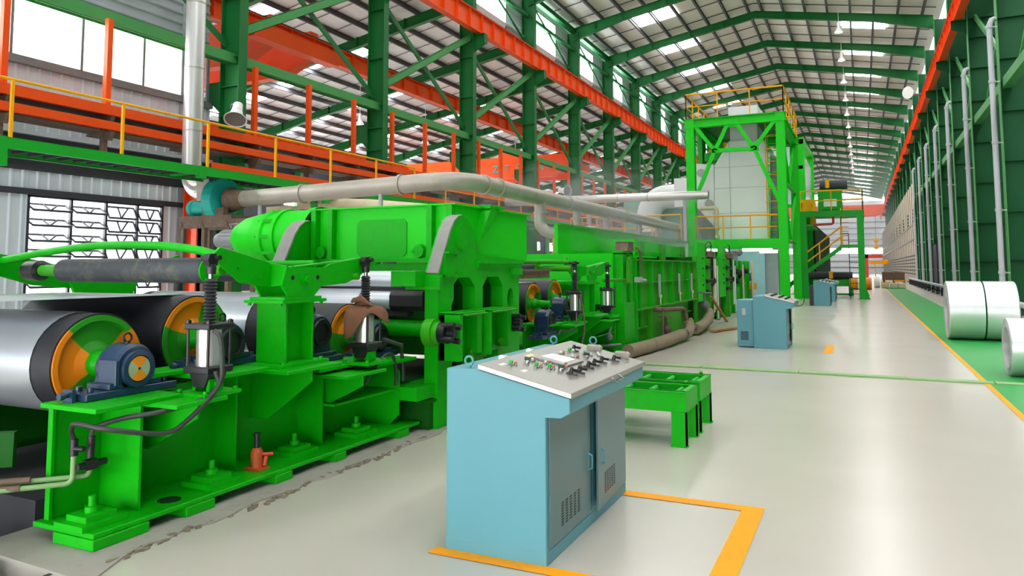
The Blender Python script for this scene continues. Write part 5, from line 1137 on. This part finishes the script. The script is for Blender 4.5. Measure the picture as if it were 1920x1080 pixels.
for k in range(6):
    f = MB(); f.tube([(-3.85, 35.3, 4.6+k*.6), (-3.5, 34.8, 4.6+k*.6), (-3.15, 35.3, 4.6+k*.6)], .025, 6); f.build('ladder_hoop', 'yellow', t)
f = MB(); f.tube([(-3.8, 35.2, 3.0), (-3.8, 35.2, 8.3)], .03, 6); f.tube([(-3.2, 35.2, 3.0), (-3.2, 35.2, 8.3)], .03, 6); f.build('ladder_rail', 'yellow', t)
# furnace
t = thing('furnace', 'tall white clad furnace shaft standing inside the green tower', 'furnace', (-5, 37, 2.9))
f = MB(); f.prism([(-6.30, 2.95), (-3.80, 2.95), (-3.72, 6.9), (-4.0, 7.65), (-5.55, 7.65), (-6.25, 6.5)], 'y', 36.0, 40.2); f.build('shaft', 'white', t, bevel=.02)
f = MB(); f.prism([(-3.79, 2.95), (-3.45, 2.95), (-3.40, 6.8), (-3.70, 6.88)], 'y', 36.3, 40.2); f.build('side_cladding', 'grey', t)
f = MB(); f.prism([(-7.6, 3.6), (-6.32, 3.3), (-6.32, 6.6), (-7.3, 6.7), (-7.6, 5.6)], 'y', 36.2, 39.5); f.build('shoulder', 'white', t, bevel=.02)
f = MB(); f.prism([(-6.8, 2.92), (-6.28, 2.92), (-6.28, 3.5), (-7.1, 4.5), (-7.4, 4.4)], 'y', 35.7, 36.3); f.build('hopper', 'grey', t)
f = MB(); f.box(-5.55, -4.30, 36.4, 38.4, 7.6, 9.2); f.box(-5.6, -4.25, 36.35, 38.45, 8.9, 9.35); f.build('top_box', 'white', t)
f = MB()
for z in (4.2, 5.4, 6.4): f.box(-6.28, -3.78, 35.99, 36.0, z-.008, z+.008)
f.box(-5.56, -5.54, 35.985, 36.0, 2.95, 7.6); f.build('cladding_seam', 'greyp', t)
f = MB()
for x, z in ((-6.9, 6.2), (-6.55, 4.7)): f.lathe((x, 36.1, z), (0,-1,0), [(0, .2), (.1, .2), (.1, 0)], 16)
f.build('round_port', 'greyp', t)
t = thing('winch', 'green winch with yellow drum beside the top of the furnace', 'winch', (-6.2, 37.6, 7))
f = MB(); f.box(-6.9, -5.9, 37, 38.4, 6.9, 7.3); f.box(-6.8, -6.0, 37.2, 38.2, 7.5, 7.8); f.box(-7.2, -7.0, 37, 38, 4.0, 8.1); f.build('frame', 'platgreen', t)
f = MB(); f.lathe((-5.95, 37.1, 7.4), (0,1,0), [(0, .38), (.12, .38), (.12, 0)], 18); f.cyl((-6.7, 37.2, 7.4), (-6.0, 37.2, 7.4), .12, 10); f.build('drum', 'yellow', t)
t = thing('bent_cream_pipe', 'cream bent pipe at the front of the tower mid platform', 'pipe', (-6.3, 34.5, 3))
f = MB(); f.tube(arc_bend((-6.7, 34.6, 4.35), (-5.95, 34.6, 4.38), (-5.95, 34.6, 3.5), .15), .09, 10); f.build('pipe', 'cream', t)
f = MB(); f.sphere((-5.95, 34.6, 3.42), .12, 8, 6); f.sphere((-5.95, 34.6, 3.02), .12, 8, 6); f.cyl((-5.95, 34.6, 3.0), (-5.95, 34.6, 3.4), .05, 8); f.build('valve', 'cream', t)
# white round duct and pale green cabinet left of the tower
t = thing('round_elbow_duct', 'fat white elbow duct entering the furnace from the left', 'duct', (-9.5, 38, 5))
f = MB(); f.tube(arc_bend((-10.0, 38, 3.5), (-10.0, 38, 5.25), (-7.2, 38, 5.4), 1.0, 10), .62, 24); f.build('elbow', 'white', t)
f = MB(); f.box(-8.5, -7.4, 37.3, 38.7, 4.7, 6.15); f.build('connection_box', 'white', t)
f = MB(); f.box(-11.6, -7.3, 38.9, 42, 0, 5.3); f.box(-11.65, -7.25, 38.85, 42.05, 4.9, 5.0); tag(f.build('pale_cabinet', paint('pale sea green cladding', (.22, .45, .34), .5, var=.15, scale=.6)), 'big pale green clad box behind the end of the long duct', 'cabinet')
t = thing('side_platform', 'yellow railed platform left of the tower, behind the duct end', 'platform', (-9, 33, 2.9))
f = MB(); f.box(-12.4, -7.2, 32.8, 34.4, 2.80, 2.88)
for x in (-12.3, -9.8, -7.4): f.box(x-.06, x+.06, 32.9, 33.0, 0, 2.8)
f.build('deck', 'platgreen', t)
rail_box(2.88, -12.4, -7.2, 32.8, 34.4, 1.1, t, 'fl')
t = thing('round_cage', 'round orange railed stair landing behind the tank hood', 'platform', (-10.5, 26, 2.3))
f = MB(); 
for z in (2.55, 2.85, 3.15): f.tube([(-10.2+.75*cos(a), 27+.75*sin(a), z) for a in [k*pi/10 for k in range(21)]], .035, 6, False)
for k in range(8): a = k*pi/4; f.tube([(-10.2+.75*cos(a), 27+.75*sin(a), 2.2), (-10.2+.75*cos(a), 27+.75*sin(a), 3.15)], .035, 6)
f.build('cage_rail', 'yellow', t)
f = MB(); f.cyl((-10.2, 27, 2.1), (-10.2, 27, 2.2), .8, 18); f.cyl((-10.2, 27, 0), (-10.2, 27, 2.1), .12, 8); f.build('floor_disc', 'orange', t)
# under-tower cabinet and lamps
t = thing('blue_cabinet', 'pale blue control cabinet under the tower deck', 'cabinet', (-4.6, 38.5, 0))
f = MB(); f.box(-6.4, -4.3, 38, 39.5, 0, 2.55); f.build('body', paint('pale blue cabinet paint', (.42, .66, .78), .45), t)
f = MB(); f.box(-4.3, -3.7, 38.2, 39.7, 0, 2.5); f.build('side', 'greyp', t)
for k, (x0, x1, y, z) in enumerate(((-6.35, -5.45, 34.2, 2.42), (-4.80, -3.55, 34.2, 2.42), (-4.15, -3.4, 34.9, 2.34), (-5.6, -5.35, 36, 2.3))):
    t = thing('fluorescent_lamp', 'bright fluorescent tube under the tower deck, %s' % ['leftmost of the row', 'longest one, on the right', 'short one below the longest', 'smallest one in the middle'][k], 'lamp', (x0, y, z))
    f = MB(); f.tube([(x0, y, z), (x1, y, z)], .055, 8); f.build('tube', 'tube', t)
    f = MB(); f.box(x0-.05, x1+.05, y-.06, y+.06, z+.06, z+.09); f.build('fitting', 'whitew', t)
# second frame with glazed cabin behind the tower
t = thing('glazed_tower', 'second bright green frame with glazed panels behind the furnace tower', 'tower', (-5, 53, 0))
for x in (-6.9, -3.12):
    for y in (47.0, 56.5):
        f = MB(); f.box(x-.2, x+.2, y, y+.4, 0, 9.3 if y < 50 else 9.8); f.build('leg', 'towergreen', t)
f = MB(); f.box(-7, -2.95, 47, 47.4, 9.0, 9.4); f.box(-7, -2.95, 56.5, 56.9, 9.4, 9.8); f.beam((-3.1, 47.2, 9.2), (-3.1, 56.7, 9.6), .3, .35); f.beam((-6.9, 47.2, 9.2), (-6.9, 56.7, 9.6), .3, .35); f.box(-7, -3, 47, 47.3, 7.5, 7.7); f.box(-7, -3, 47, 47.3, 5.2, 5.4); f.build('beam', 'towergreen', t)
f = MB(); f.box(-6.7, -3.3, 47.2, 47.25, 7.7, 8.9); f.box(-6.7, -3.3, 47.2, 47.25, 5.4, 7.4); f.box(-3.1, -3.05, 47.8, 56, 3.6, 8.6); f.build('glazing', paint('pale cyan glazing', (.55, .78, .82), .15), t)
f = MB(); f.box(-6.7, -3.3, 47.1, 47.2, 6.4, 6.5); f.build('glazing_bar', 'towergreen', t)
rail_box(3.9, -3.0, -2.4, 42.4, 47, 1.1, t, 'r', 1.3)
f = MB(); f.box(-3.1, -2.3, 42.0, 47, 3.8, 3.9); f.build('walkway', 'platgreen', t)
# ---- right hand platform with stairs
t = thing('stair_platform', 'green access platform with yellow railings, stairs and ladder right of the tower', 'platform', (-1.3, 44, 0))
for x, y in ((-.02, 42.0), (-.02, 47.5), (-2.75, 42.0), (-2.75, 47.5)):
    f = MB(); f.box(x-.16, x+.16, y-.14, y-.12, 0, 4.5); f.box(x-.16, x+.16, y+.12, y+.14, 0, 4.5); f.box(x-.01, x+.01, y-.12, y+.12, 0, 4.5)
    f.prism([(x-.16, 0), (x+.34, 0), (x+.16, .45), (x-.16, .45)], 'y', y-.02, y+.0); f.box(x-.25, x+.35, y-.2, y+.2, 0, .03); f.build('leg', 'platgreen', t)
f = MB(); f.box(-2.9, .15, 41.85, 47.7, 4.52, 4.58); f.chan((-2.9, 41.9, 4.42), (.15, 41.9, 4.42), .26, .1, .02); f.box(-2.9, .15, 41.84, 41.86, 4.28, 4.56); f.chan((.12, 41.9, 4.42), (.12, 47.7, 4.42), .26, .1, .02); f.build('deck', 'platgreen', t)
rail_box(4.58, -2.85, .12, 41.9, 47.6, 1.05, t, 'frb')
f = MB(); f.box(-1.0, 0, 41.9, 43.0, 2.68, 2.80); f.build('landing', 'platgreen', t)
f = MB(); f.beam((-.95, 42.0, 2.72), (-3.3, 42.0, .95), .06, .2, up=(0, 1, 0)) if False else f.prism([(-.95, 2.80), (-.95, 2.58), (-3.9, .32), (-3.9, .54)], 'y', 41.97, 42.03); f.prism([(-.95, 2.80), (-.95, 2.58), (-3.9, .32), (-3.9, .54)], 'y', 42.85, 42.91)
for k in range(9): f.box(-1.1-k*.31-.14, -1.1-k*.31+.12, 42.03, 42.85, 2.5-k*.24, 2.54-k*.24)
f.build('stair_flight', 'platgreen', t)
f = MB(); 
for dz in (1.0, .5): f.tube([(-.9, 42.0, 2.75+dz), (-3.2, 42.0, .98+dz)], .04, 8)
for x in (-.9, -2.0): f.beam((x, 42, 2.72+(x+.9)*.77), (x, 42, 3.75+(x+.9)*.77), .06, .06)
f.build('stair_railing', 'yellow', t)
f = MB(); 
for k in range(7): f.box(-.95, -.6, 42.9+k*.22, 43.1+k*.22, 2.8+k*.25, 2.83+k*.25)
f.box(-1.0, -.95, 42.9, 44.7, 2.8, 4.6) if False else f.beam((-.97, 42.9, 3.7), (-.97, 44.6, 5.4), .05, .05); f.beam((-.97, 42.9, 3.2), (-.97, 44.6, 4.9), .05, .05); f.beam((-.97, 42.9, 2.8), (-.97, 42.9, 3.8), .06, .06); f.build('upper_stair', 'yellow', t)
f = MB(); f.box(-.62, -.58, 42.3, 42.36, 0, 3.4); f.box(-.1, -.06, 42.3, 42.36, 0, 3.4)
for k in range(11): f.box(-.6, -.08, 42.31, 42.35, .25+k*.27, .28+k*.27)
f.tube([(-.6, 42.3, 3.4), (-1.0, 42.5, 3.4)], .02, 6); f.build('ladder', 'dark', t)
f = MB(); f.tube(arc_bend((-3.0, 42.2, 3.85), (-1.3, 42.2, 3.9), (-1.3, 42.2, 4.3), .12), .06, 8); tag(f.build('red_pipe', 'red'), 'red pipe hanging below the access platform', 'pipe')
t = thing('winding_machine', 'green and dark winding machine standing on the access platform', 'machine', (-1.4, 45, 4.58))
f = MB(); f.box(-2.1, -.9, 44, 46, 4.58, 5.9); f.box(-1.9, -1.1, 43.9, 44, 4.8, 5.5); f.build('frame', 'platgreen', t)
f = MB(); f.cyl((-2.0, 44.5, 6.15), (-.6, 44.5, 6.15), .3, 14); f.build('drum', 'dark', t)
f = MB(); f.box(-1.8, -1.15, 43.88, 43.9, 4.95, 5.35); f.build('panel', 'whitew', t)
f = MB(); f.box(-1.7, -1.5, 44.1, 44.3, 6.0, 6.45); f.box(-2.85, -2.2, 43, 43.6, 4.58, 5.3); split(f, 'guard', 'yellow', t)
f = MB(); f.box(-2.9, -2.5, 47.8, 70, 0, 4.2)
tag(f.build('dark_cladding', 'wallgreen'), 'dark green clad furnace section behind the stairs', 'cladding')
t = thing('exit_roller_bed', 'green roller bed with black rollers under the access platform', 'roller bed', (-1.5, 48, 0))
f = MB(); f.box(-2.6, -.5, 46.5, 50, .55, .95); f.box(-2.5, -2.3, 46.4, 46.6, 0, .6); f.box(-.75, -.5, 46.4, 46.6, 0, .6); f.box(-2.6, -.5, 46.4, 46.6, .05, .15); f.build('frame', 'platgreen', t)
for k in range(3):
    f = MB(); f.cyl((-2.8, 46.8+k*.9, 1.15), (-.55, 46.8+k*.9, 1.15), .22, 14); f.build('roller', 'dark', t)
f = MB(); f.lathe((-.7, 46.3, .75), (1,0,0), [(0, 0), (0, .25), (.3, .25), (.3, 0)], 16); f.box(-1.75, -1.55, 46.3, 46.5, 1.0, 1.4); f.build('drive_motor', 'yellow', t)
# far floor objects
for k, (x, y, m_) in enumerate(((-.55, 60, 'orange_o'), (-.1, 60.2, 'whitew'), (.35, 60, 'orange_o'), (1.0, 66, 'whitew'), (1.6, 72, 'coil'))):
    f = MB(); f.lathe((x-.2, y, .45), (1,0,0), [(0, .15), (0, .45), (.42, .45), (.42, .15)], 22)
    tag(f.build('steel_coil', m_), ['orange wrapped coil far down the aisle, left of the white one', 'white wrapped coil between two orange ones far away', 'orange wrapped coil right of the platform leg', 'white coil behind the orange ones at the aisle end', 'bright bare coil farthest away beside the brown rack'][k], 'coil')
t = thing('crane_hook', 'yellow crane hook block hanging above the far end of the aisle', 'hook', (2.4, 151, 5.0))
f = MB(); f.sphere((2.4, 151, 6.5), .48, 12, 8); f.sphere((2.4, 151, 5.3), .5, 12, 8, (1, 1, .9)); f.cyl((2.4, 151, 5.3), (2.4, 151, 6.5), .18, 8); f.build('block', 'yellow', t)
f = MB(); f.tube([(2.4, 151, 6.8), (2.4, 151, 12.9)], .03, 6); f.build('cable', 'dark', t)
f = MB(); f.box(.3, .65, 97, 97.4, 0, 3.1); f.box(.3, 2.2, 97, 97.4, 2.7, 3.1); tag(f.build('lifting_beam', 'red'), 'dark red lifting beam below the far crane hook', 'beam')
f = MB(); f.box(.8, 2.6, 96, 96.6, 2.0, 2.35); f.box(1.3, 1.4, 96.2, 96.4, 0, 2.0); f.sphere((2.5, 96.3, 2.2), .32, 10, 6); tag(f.build('orange_spreader', 'tape'), 'orange spreader arm below the far crane hook', 'spreader')
t = thing('scrap_rack', 'dark brown rack standing on the far end of the green walkway', 'rack', (2.1, 66, 0))
f = MB(); f.box(1.4, 2.95, 65.5, 67, .62, 1.25); f.build('bin', 'rust', t)
for x in (1.5, 2.2, 2.9):
    f = MB(); f.box(x-.08, x+.08, 65.5, 65.7, 0, .62); f.build('leg', 'rust', t)
f = MB(); f.box(1.3, 1.9, 64.9, 65.4, .38, .46); f.box(2.2, 2.9, 64.9, 65.4, .5, .62); f.build('orange_board', 'tape', t)
for k, x in enumerate((1.55, 2.15, 2.7)):
    f = MB(); f.box(x-.26, x+.26, 64.2, 64.8, .0, .42); tag(f.build('cream_sack', 'cream', bevel=.05), 'cream sack in front of the brown rack, %s' % ['left one', 'middle one', 'right one'][k], 'sack')
# low pipe on stands along the right side
t = thing('pipe_rail', 'long pale pipe on low stands behind the coils on the right', 'pipe', (4.1, 40, 0))
f = MB(); f.tube([(4.1, 18, .55), (4.1, 82, .55)], .085, 12); f.build('pipe', 'greyp', t)
for k in range(20):
    y = 20+k*3.2; f = MB(); f.box(4.0, 4.2, y-.05, y+.05, 0, .47); f.box(3.85, 4.35, y-.05, y+.05, .2, .27); f.build('stand', 'dark', t)
f = MB(); f.box(4.35, 4.5, 55, 57.5, .6, 3.1); f.box(4.3, 4.55, 57.5, 57.6, .6, 3.2); tag(f.build('leaning_board', 'dark'), 'dark blue grey board leaning between two downpipes on the right', 'board')
f = MB(); f.box(7.2, 8.4, 44, 45, 3.1, 4.3); f.box(7.2, 8.6, 44, 45, 5.2, 6.2); tag(f.build('orange_machine', 'orange'), 'orange machine part glimpsed between the right columns', 'machine')
f = MB(); f.box(6.9, 8.6, 46, 47.2, .6, 3.0); tag(f.build('white_cabinet', 'whitew'), 'white cabinet glimpsed between the right columns', 'cabinet')
# ================================================================== CONSOLES, BENCH, COILS
def console(x0, y0, y1, label, detail=True, lip=.03):
    """control desk: back at x0, doors facing +x"""
    X = lambda d: x0 + d
    t = thing('control_console', label, 'control desk', (x0+.35, (y0+y1)/2, 0))
    prof = [(X(0), .0), (X(0), 1.052), (X(.20), 1.056), (X(.785), .925), (X(.785), .845), (X(.73), .812), (X(.64), .81), (X(.64), .0)]
    f = MB(); f.prism(prof, 'y', y0, y1); f.build('body', 'blue', t, bevel=.004)
    f = MB(); f.box(X(-.002), X(.642), y0-.002, y1+.002, 0, .075) ; f.build('plinth', 'blue', t, bevel=.002)
    yl = y0+.035; ym = y0+(y1-y0)*.49; yr = y1-.03
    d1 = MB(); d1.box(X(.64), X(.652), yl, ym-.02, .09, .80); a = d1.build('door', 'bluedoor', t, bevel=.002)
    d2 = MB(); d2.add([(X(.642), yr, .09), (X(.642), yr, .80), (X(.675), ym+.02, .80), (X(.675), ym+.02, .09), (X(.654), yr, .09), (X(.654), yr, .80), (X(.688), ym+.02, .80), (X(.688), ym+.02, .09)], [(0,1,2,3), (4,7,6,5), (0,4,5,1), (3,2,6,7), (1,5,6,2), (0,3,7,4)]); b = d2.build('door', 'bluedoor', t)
    g = MB(); g.box(X(.635), X(.6412), ym-.02, ym+.02, .09, .80); g.build('door_gap', 'black', t)
    for dd, ya, yb, zo, xo in ((a, yl+.16, yl+.50, .0, .652), (b, ym+.17, ym+.45, .0, .672)):
        f = MB(); n = 5; w = (yb-ya)/n
        for k in range(n):
            for j in range(9):
                y = ya+k*w; xx = xo if dd is a else .6885-(y+w*.35-(ym+.02))/(yr-ym-.02)*.034
                f.box(X(xx-.002), X(xx+.0015), y+w*.1, y+w*.62, .16+j*.0155, .1685+j*.0155)
        f.build('vent_grille', 'black', dd)
        yh = ym-.075 if dd is a else ym+.10
        xh = .652 if dd is a else .682
        f = MB(); f.tube([(X(xh), yh, .37), (X(xh+.028), yh, .38), (X(xh+.028), yh, .46), (X(xh), yh, .47)], .007, 6); f.box(X(xh-.002), X(xh+.003), yh-.012, yh+.012, .36, .48); f.build('handle', 'blue', dd)
    # sloping stainless panel
    s0, s1 = (X(.215), 1.058), (X(.80), .926); nx, nz = .22, .975
    f = MB(); f.prism([s0, s1, (s1[0], s1[1]+lip), (s0[0]+.0, s0[1]+lip)], 'y', y0-.012, y1+.012); pn = f.build('top_panel', 'steel', t, bevel=.003)
    f = MB(); f.tube([(s1[0], y0+.72, .945), (s1[0]+.035, y0+.73, .925), (s1[0]+.035, y0+.86, .925), (s1[0], y0+.87, .945)], .006, 6); f.build('panel_handle', 'chrome', pn)
    def P(d, y, h=0): # point on the panel, d = distance from back edge in x
        x = X(d); z = s0[1]+lip + (x-s0[0])*(s1[1]-s0[1])/(s1[0]-s0[0]); return (x+nx*h, y, z+nz*h)
    if not detail: 
        f = MB()
        for k in range(8):
            for d in (.35, .5, .62): f.lathe(P(d, y0+.1+k*(y1-y0-.2)/7), (nx, 0, nz), [(0, .02), (.02, .02), (.03, .012), (.03, 0)], 8)
        split(f, 'knob', 'blackiron', pn); return t
    AX = (nx, 0, nz)
    q4 = [(.312, .538), (.322, .831), (.55, .877), (.542, .587)]
    g = MB(); g.add([P(d, y0+y, .001) for d, y in q4]+[P(d, y0+y, .012) for d, y in q4], [(7,6,5,4), (0,1,5,4), (1,2,6,5), (2,3,7,6), (3,0,4,7)]); sf = g.build('screen_frame', 'steel', pn)
    g = MB(); g.add([P(d, y0+y, .0135) for d, y in ((.341, .637), (.353, .811), (.502, .844), (.499, .645))], [(0,3,2,1)]); g.build('screen', 'screen', pn)
    def button(d, y, mat, r=.014, h=.02):
        f = MB(); f.lathe(P(d, y), AX, [(0, r+.004), (.008, r+.004), (.01, r)], 14); b_ = f.build('button_collar', 'chrome', pn)
        f = MB(); f.lathe(P(d, y, .01), AX, [(0, r), (h-.006, r), (h, r*.7), (h, 0)], 14); f.build('button', mat, b_)
    def switch(d, y, ang=.5):
        f = MB(); f.lathe(P(d, y), AX, [(0, .019), (.014, .018), (.018, .012), (.018, 0)], 14); b_ = f.build('switch_collar', 'chrome', pn)
        a_ = Vector(P(d, y, .026)); v = Vector((cos(ang)*.02, sin(ang)*.02, -cos(ang)*.0045))
        f = MB(); f.beam(a_-v, a_+v, .009, .018); f.build('switch_knob', 'black', b_)
    def joystick(d, y, l=.075, ang=.35):
        c0 = Vector(P(d, y))
        f = MB(); u = Vector((cos(ang), sin(ang), -cos(ang)*.225)); w = Vector((sin(ang), -cos(ang), -sin(ang)*.225))
        pts = [c0+u*a_+w*b_ for a_, b_ in ((-.03,-.014),(.04,-.014),(.04,.014),(-.03,.014))]; up = Vector(AX)
        f.add([p+up*.004 for p in pts]+[p+up*.009 for p in pts], [(4,5,6,7)[::-1], (0,1,5,4), (1,2,6,5), (2,3,7,6), (3,0,4,7)]); b_ = f.build('selector_plate', 'black', pn)
        f = MB(); f.lathe(P(d, y, .008), AX, [(0, .015), (.02, .013), (.022, .011), (.036, .011), (.036, 0)], 14); q_ = Vector(P(d, y, .030)); f.tube([q_, q_+Vector((cos(.8)*l, sin(.8)*l, -.010))], [.008, .010], 10); f.build('selector_handle', 'black', b_)
    for d, y in ((.327, .201), (.435, .340), (.498, .402), (.542, .498), (.372, 1.07), (.470, 1.122)): button(d, y0+y, 'btn_g', .013, .022)
    for d, y in ((.345, .235), (.452, .372), (.512, .432), (.558, .53), (.352, .50), (.445, .535), (.52, .62), (.372, .96), (.48, .955)): button(d, y0+y, 'rose', .010, .012)
    for d, y in ((.355, .46), (.43, .50), (.512, .585), (.367, .925), (.455, .925), (.385, 1.12), (.505, 1.155), (.545, 1.22), (.52, 1.27)): button(d, y0+y, 'btn_w', .011, .012)
    switch(.352, y0+.39); switch(.553, y0+.455); switch(.505, y0+1.06)
    for d, y in ((.628, .432), (.642, .536), (.624, .757), (.619, .888), (.621, 1.04), (.655, 1.211)): joystick(d, y0+y, .05)
    joystick(.372, y0+1.16, .05)
    f = MB(); f.lathe(P(.612, y0+.64), AX, [(0, .018), (.022, .016), (.035, 0)], 12); f.build('brown_knob', 'rust', pn)
    f = MB(); f.add([P(.28, y0+.12, .001), P(.28, y0+.2, .001), P(.31, y0+.2, .001), P(.31, y0+.12, .001)], [(0,3,2,1)]); f.add([P(.42, y0+.13, .001), P(.42, y0+.2, .001), P(.45, y0+.2, .001), P(.45, y0+.13, .001)], [(0,3,2,1)]); f.build('name_plate', 'btn_w', pn)
    f = MB(); f.add([P(.26, y0+.55, .001), P(.26, y0+.66, .001), P(.29, y0+.66, .001), P(.29, y0+.55, .001)], [(0,3,2,1)]); f.build('yellow_note', paint('pale yellow note', (.75, .8, .35), .6), pn)
    for d, y in ((.455, 1.385), (.655, 1.43)):
        f = MB(); a_ = Vector(P(d, y0+y)); f.box(a_.x-.055, a_.x+.02, a_.y-.022, a_.y+.022, a_.z-.005, a_.z+.045); f.lathe((a_.x+.03, a_.y-.022, a_.z+.018), (0, 1, 0), [(0, 0), (0, .026), (.044, .026), (.044, 0)], 14); f.build('beige_clamp', 'duct', pn, bevel=.006)
    for k, (x, y) in enumerate(((X(.17), y0+.43), (X(.17), y0+.86))):
        f = MB(); f.tube([(x, y, 1.07), (x+.01, y+.015, 1.075)], .016, 12); f.tube([(x, y-.01, 1.075), (x+.03, y+.07, 1.07)], [.009, .012], 10); f.lathe((x-.005, y-.02, 1.076), (.3, -1, 0.1), [(0, .016), (.012, .018), (.012, 0)], 12); tag(f.build('key_switch', 'chrome'), ['chrome bolt knob on the back edge of the nearest console, near one', 'chrome bolt knob on the back edge of the nearest console, far one'][k], 'knob') if False else f.build('chrome_knob', 'chrome', t)
    for x, y in ((X(.125), y0+.05), (X(.10), y1-.05), (X(.40), y1+.005) ):
        f = MB(); zz = 1.05 if x < X(.3) else 1.05; f.cyl((x, y, zz), (x, y, zz+.02), .014, 8); f.tube([(x+.026*cos(a_), y, zz+.045+.026*sin(a_)) for a_ in [k*pi/10 for k in range(21)]], .007, 8, False); f.build('lifting_eye', 'blue', t)
    return t
console(-2.275, 3.90, 5.41, 'nearest light blue control desk with stainless sloping button panel')
c2 = console(-2.06, 15.95, 17.15, 'middle light blue control desk with grey side cabinet joined on its left', False)
c3 = console(-1.93, 34.3, 35.8, 'small far control desk at the foot of the furnace tower', False)
console(-1.85, 38.6, 39.9, 'farthest control desk, half hidden behind the small far one', False)
t = thing('side_cabinet', 'flat light blue cabinet standing against the middle control desk', 'cabinet', (-2.22, 16.3, 0))
f = MB(); f.box(-2.40, -2.07, 16.05, 16.9, 0.02, .97); f.build('body', 'blue', t, bevel=.003)
f = MB(); f.box(-2.29, -2.22, 16.03, 16.05, .66, .80); f.build('switch_box', 'greyp', t)
f = MB()
for k in range(8): f.box(-2.33+k*.02, -2.318+k*.02, 16.045, 16.05, .15, .33)
f.build('vent_grille', 'dark', t)
f = MB(); f.box(-2.1, -1.93, 34.4, 35.6, 0, .85); tag(f.build('dark_case', 'dark'), 'dark case behind the small far control desk', 'case')
hose([(-2.3, 34.4, .35), (-2.35, 34.2, .1), (-2.5, 33.6, .02), (-2.75, 33.2, .02)], .02, 'black cable on the floor by the small far control desk', 'hose', 'cable')
# ---- green roller benches
def bench(y0, y1, label):
    t = thing('roller_bench', label, 'bench', (-2.4, (y0+y1)/2, 0)); x0, x1 = -3.4, -1.51; z = .505
    for y in (y0, y1-.05):
        f = MB(); f.box(x0, x1, y, y+.05, z-.19, z); f.box(x0, x1, y-.012, y+.06, z-.012, z); f.build('side_rail', 'green', t, bevel=.003)
    f = MB(); f.box(x1-.05, x1, y0+.05, y1-.05, z-.19, z); f.box(x0, x0+.05, y0+.05, y1-.05, z-.19, z); split(f, 'end_rail', 'green', t)
    for x in (x0, x1-.14):
        for y in (y0, y1-.05):
            f = MB(); f.box(x, x+.14, y, y+.05, .012, z-.19); f.box(x+(.13 if x > -3 else 0), x+(.14 if x > -3 else .01), y, y+.07, .012, z-.19); f.box(x-.01, x+.15, y-.01, y+.08, 0, .012); f.build('leg', 'green', t)
    f = MB(); xx = x0+.2
    f.box(x0+.05, x1-.07, y0+.08, y1-.08, z-.12, z-.07); f.build('inner_tray', 'teal', t)
    while xx < x1-.1:
        f = MB(); f.cyl((xx, y0+.06, z-.05), (xx, y1-.06, z-.05), .028, 10); f.build('roller', 'platgreen', t); xx += .26
    f = MB(); f.sphere((x1-.1, y1-.02, z+.015), .02, 8, 6); f.build('pin', 'green2', t)
    return t
bench(6.94, 7.46, 'green roller bench on short legs, nearer one behind the nearest console')
bench(7.60, 8.19, 'green roller bench on short legs, farther one of the pair')
# ---- coils on the right
def coil(x0, x1, y, r, label, band=True):
    t = thing('steel_coil', label, 'coil', ((x0+x1)/2, y, 0)); z = r
    f = MB(); L_ = x1-x0; n = 7
    pr = [(0, .30*1.0), (0, r-.012), (.006, r-.004), (.02, r), (L_-.02, r), (L_-.006, r-.004), (L_, r-.012), (L_, .30), (0, .30)]
    f.lathe((x0, y, z), (1,0,0), pr, 72); f.build('wound_sheet', 'coil', t)
    f = MB()
    for k in range(8): rr_ = .32+(r-.34)*k/7; f.lathe((x0-.001, y, z), (1,0,0), [(0, rr_), (-.003, rr_+.004), (0, rr_+.008)], 48)
    f.build('edge_wraps', 'greyp', t)
    if band:
        f = MB(); f.lathe((x0+L_*.52, y, z), (1,0,0), [(0, r), (0, r+.004), (.03, r+.004), (.03, r)], 64); f.build('strap', 'wallgreen', t)
        f = MB(); a0 = 1.95
        vs = [(x0+L_*.36+u, y+(r+.002)*cos(a)*-1*-1, z+(r+.002)*sin(a)) for u in (0, .14) for a in (2.0, 2.08, 2.16)]
        f.add(vs, [(0,1,4,3), (1,2,5,4)]); f.build('label', 'whitew', t)
    return t
coil(1.72, 3.05, 19.85, .66, 'big galvanized coil with dark strap on the green walkway')
coil(1.95, 2.95, 13.55, .435, 'smaller bright coil cut off by the right picture edge')
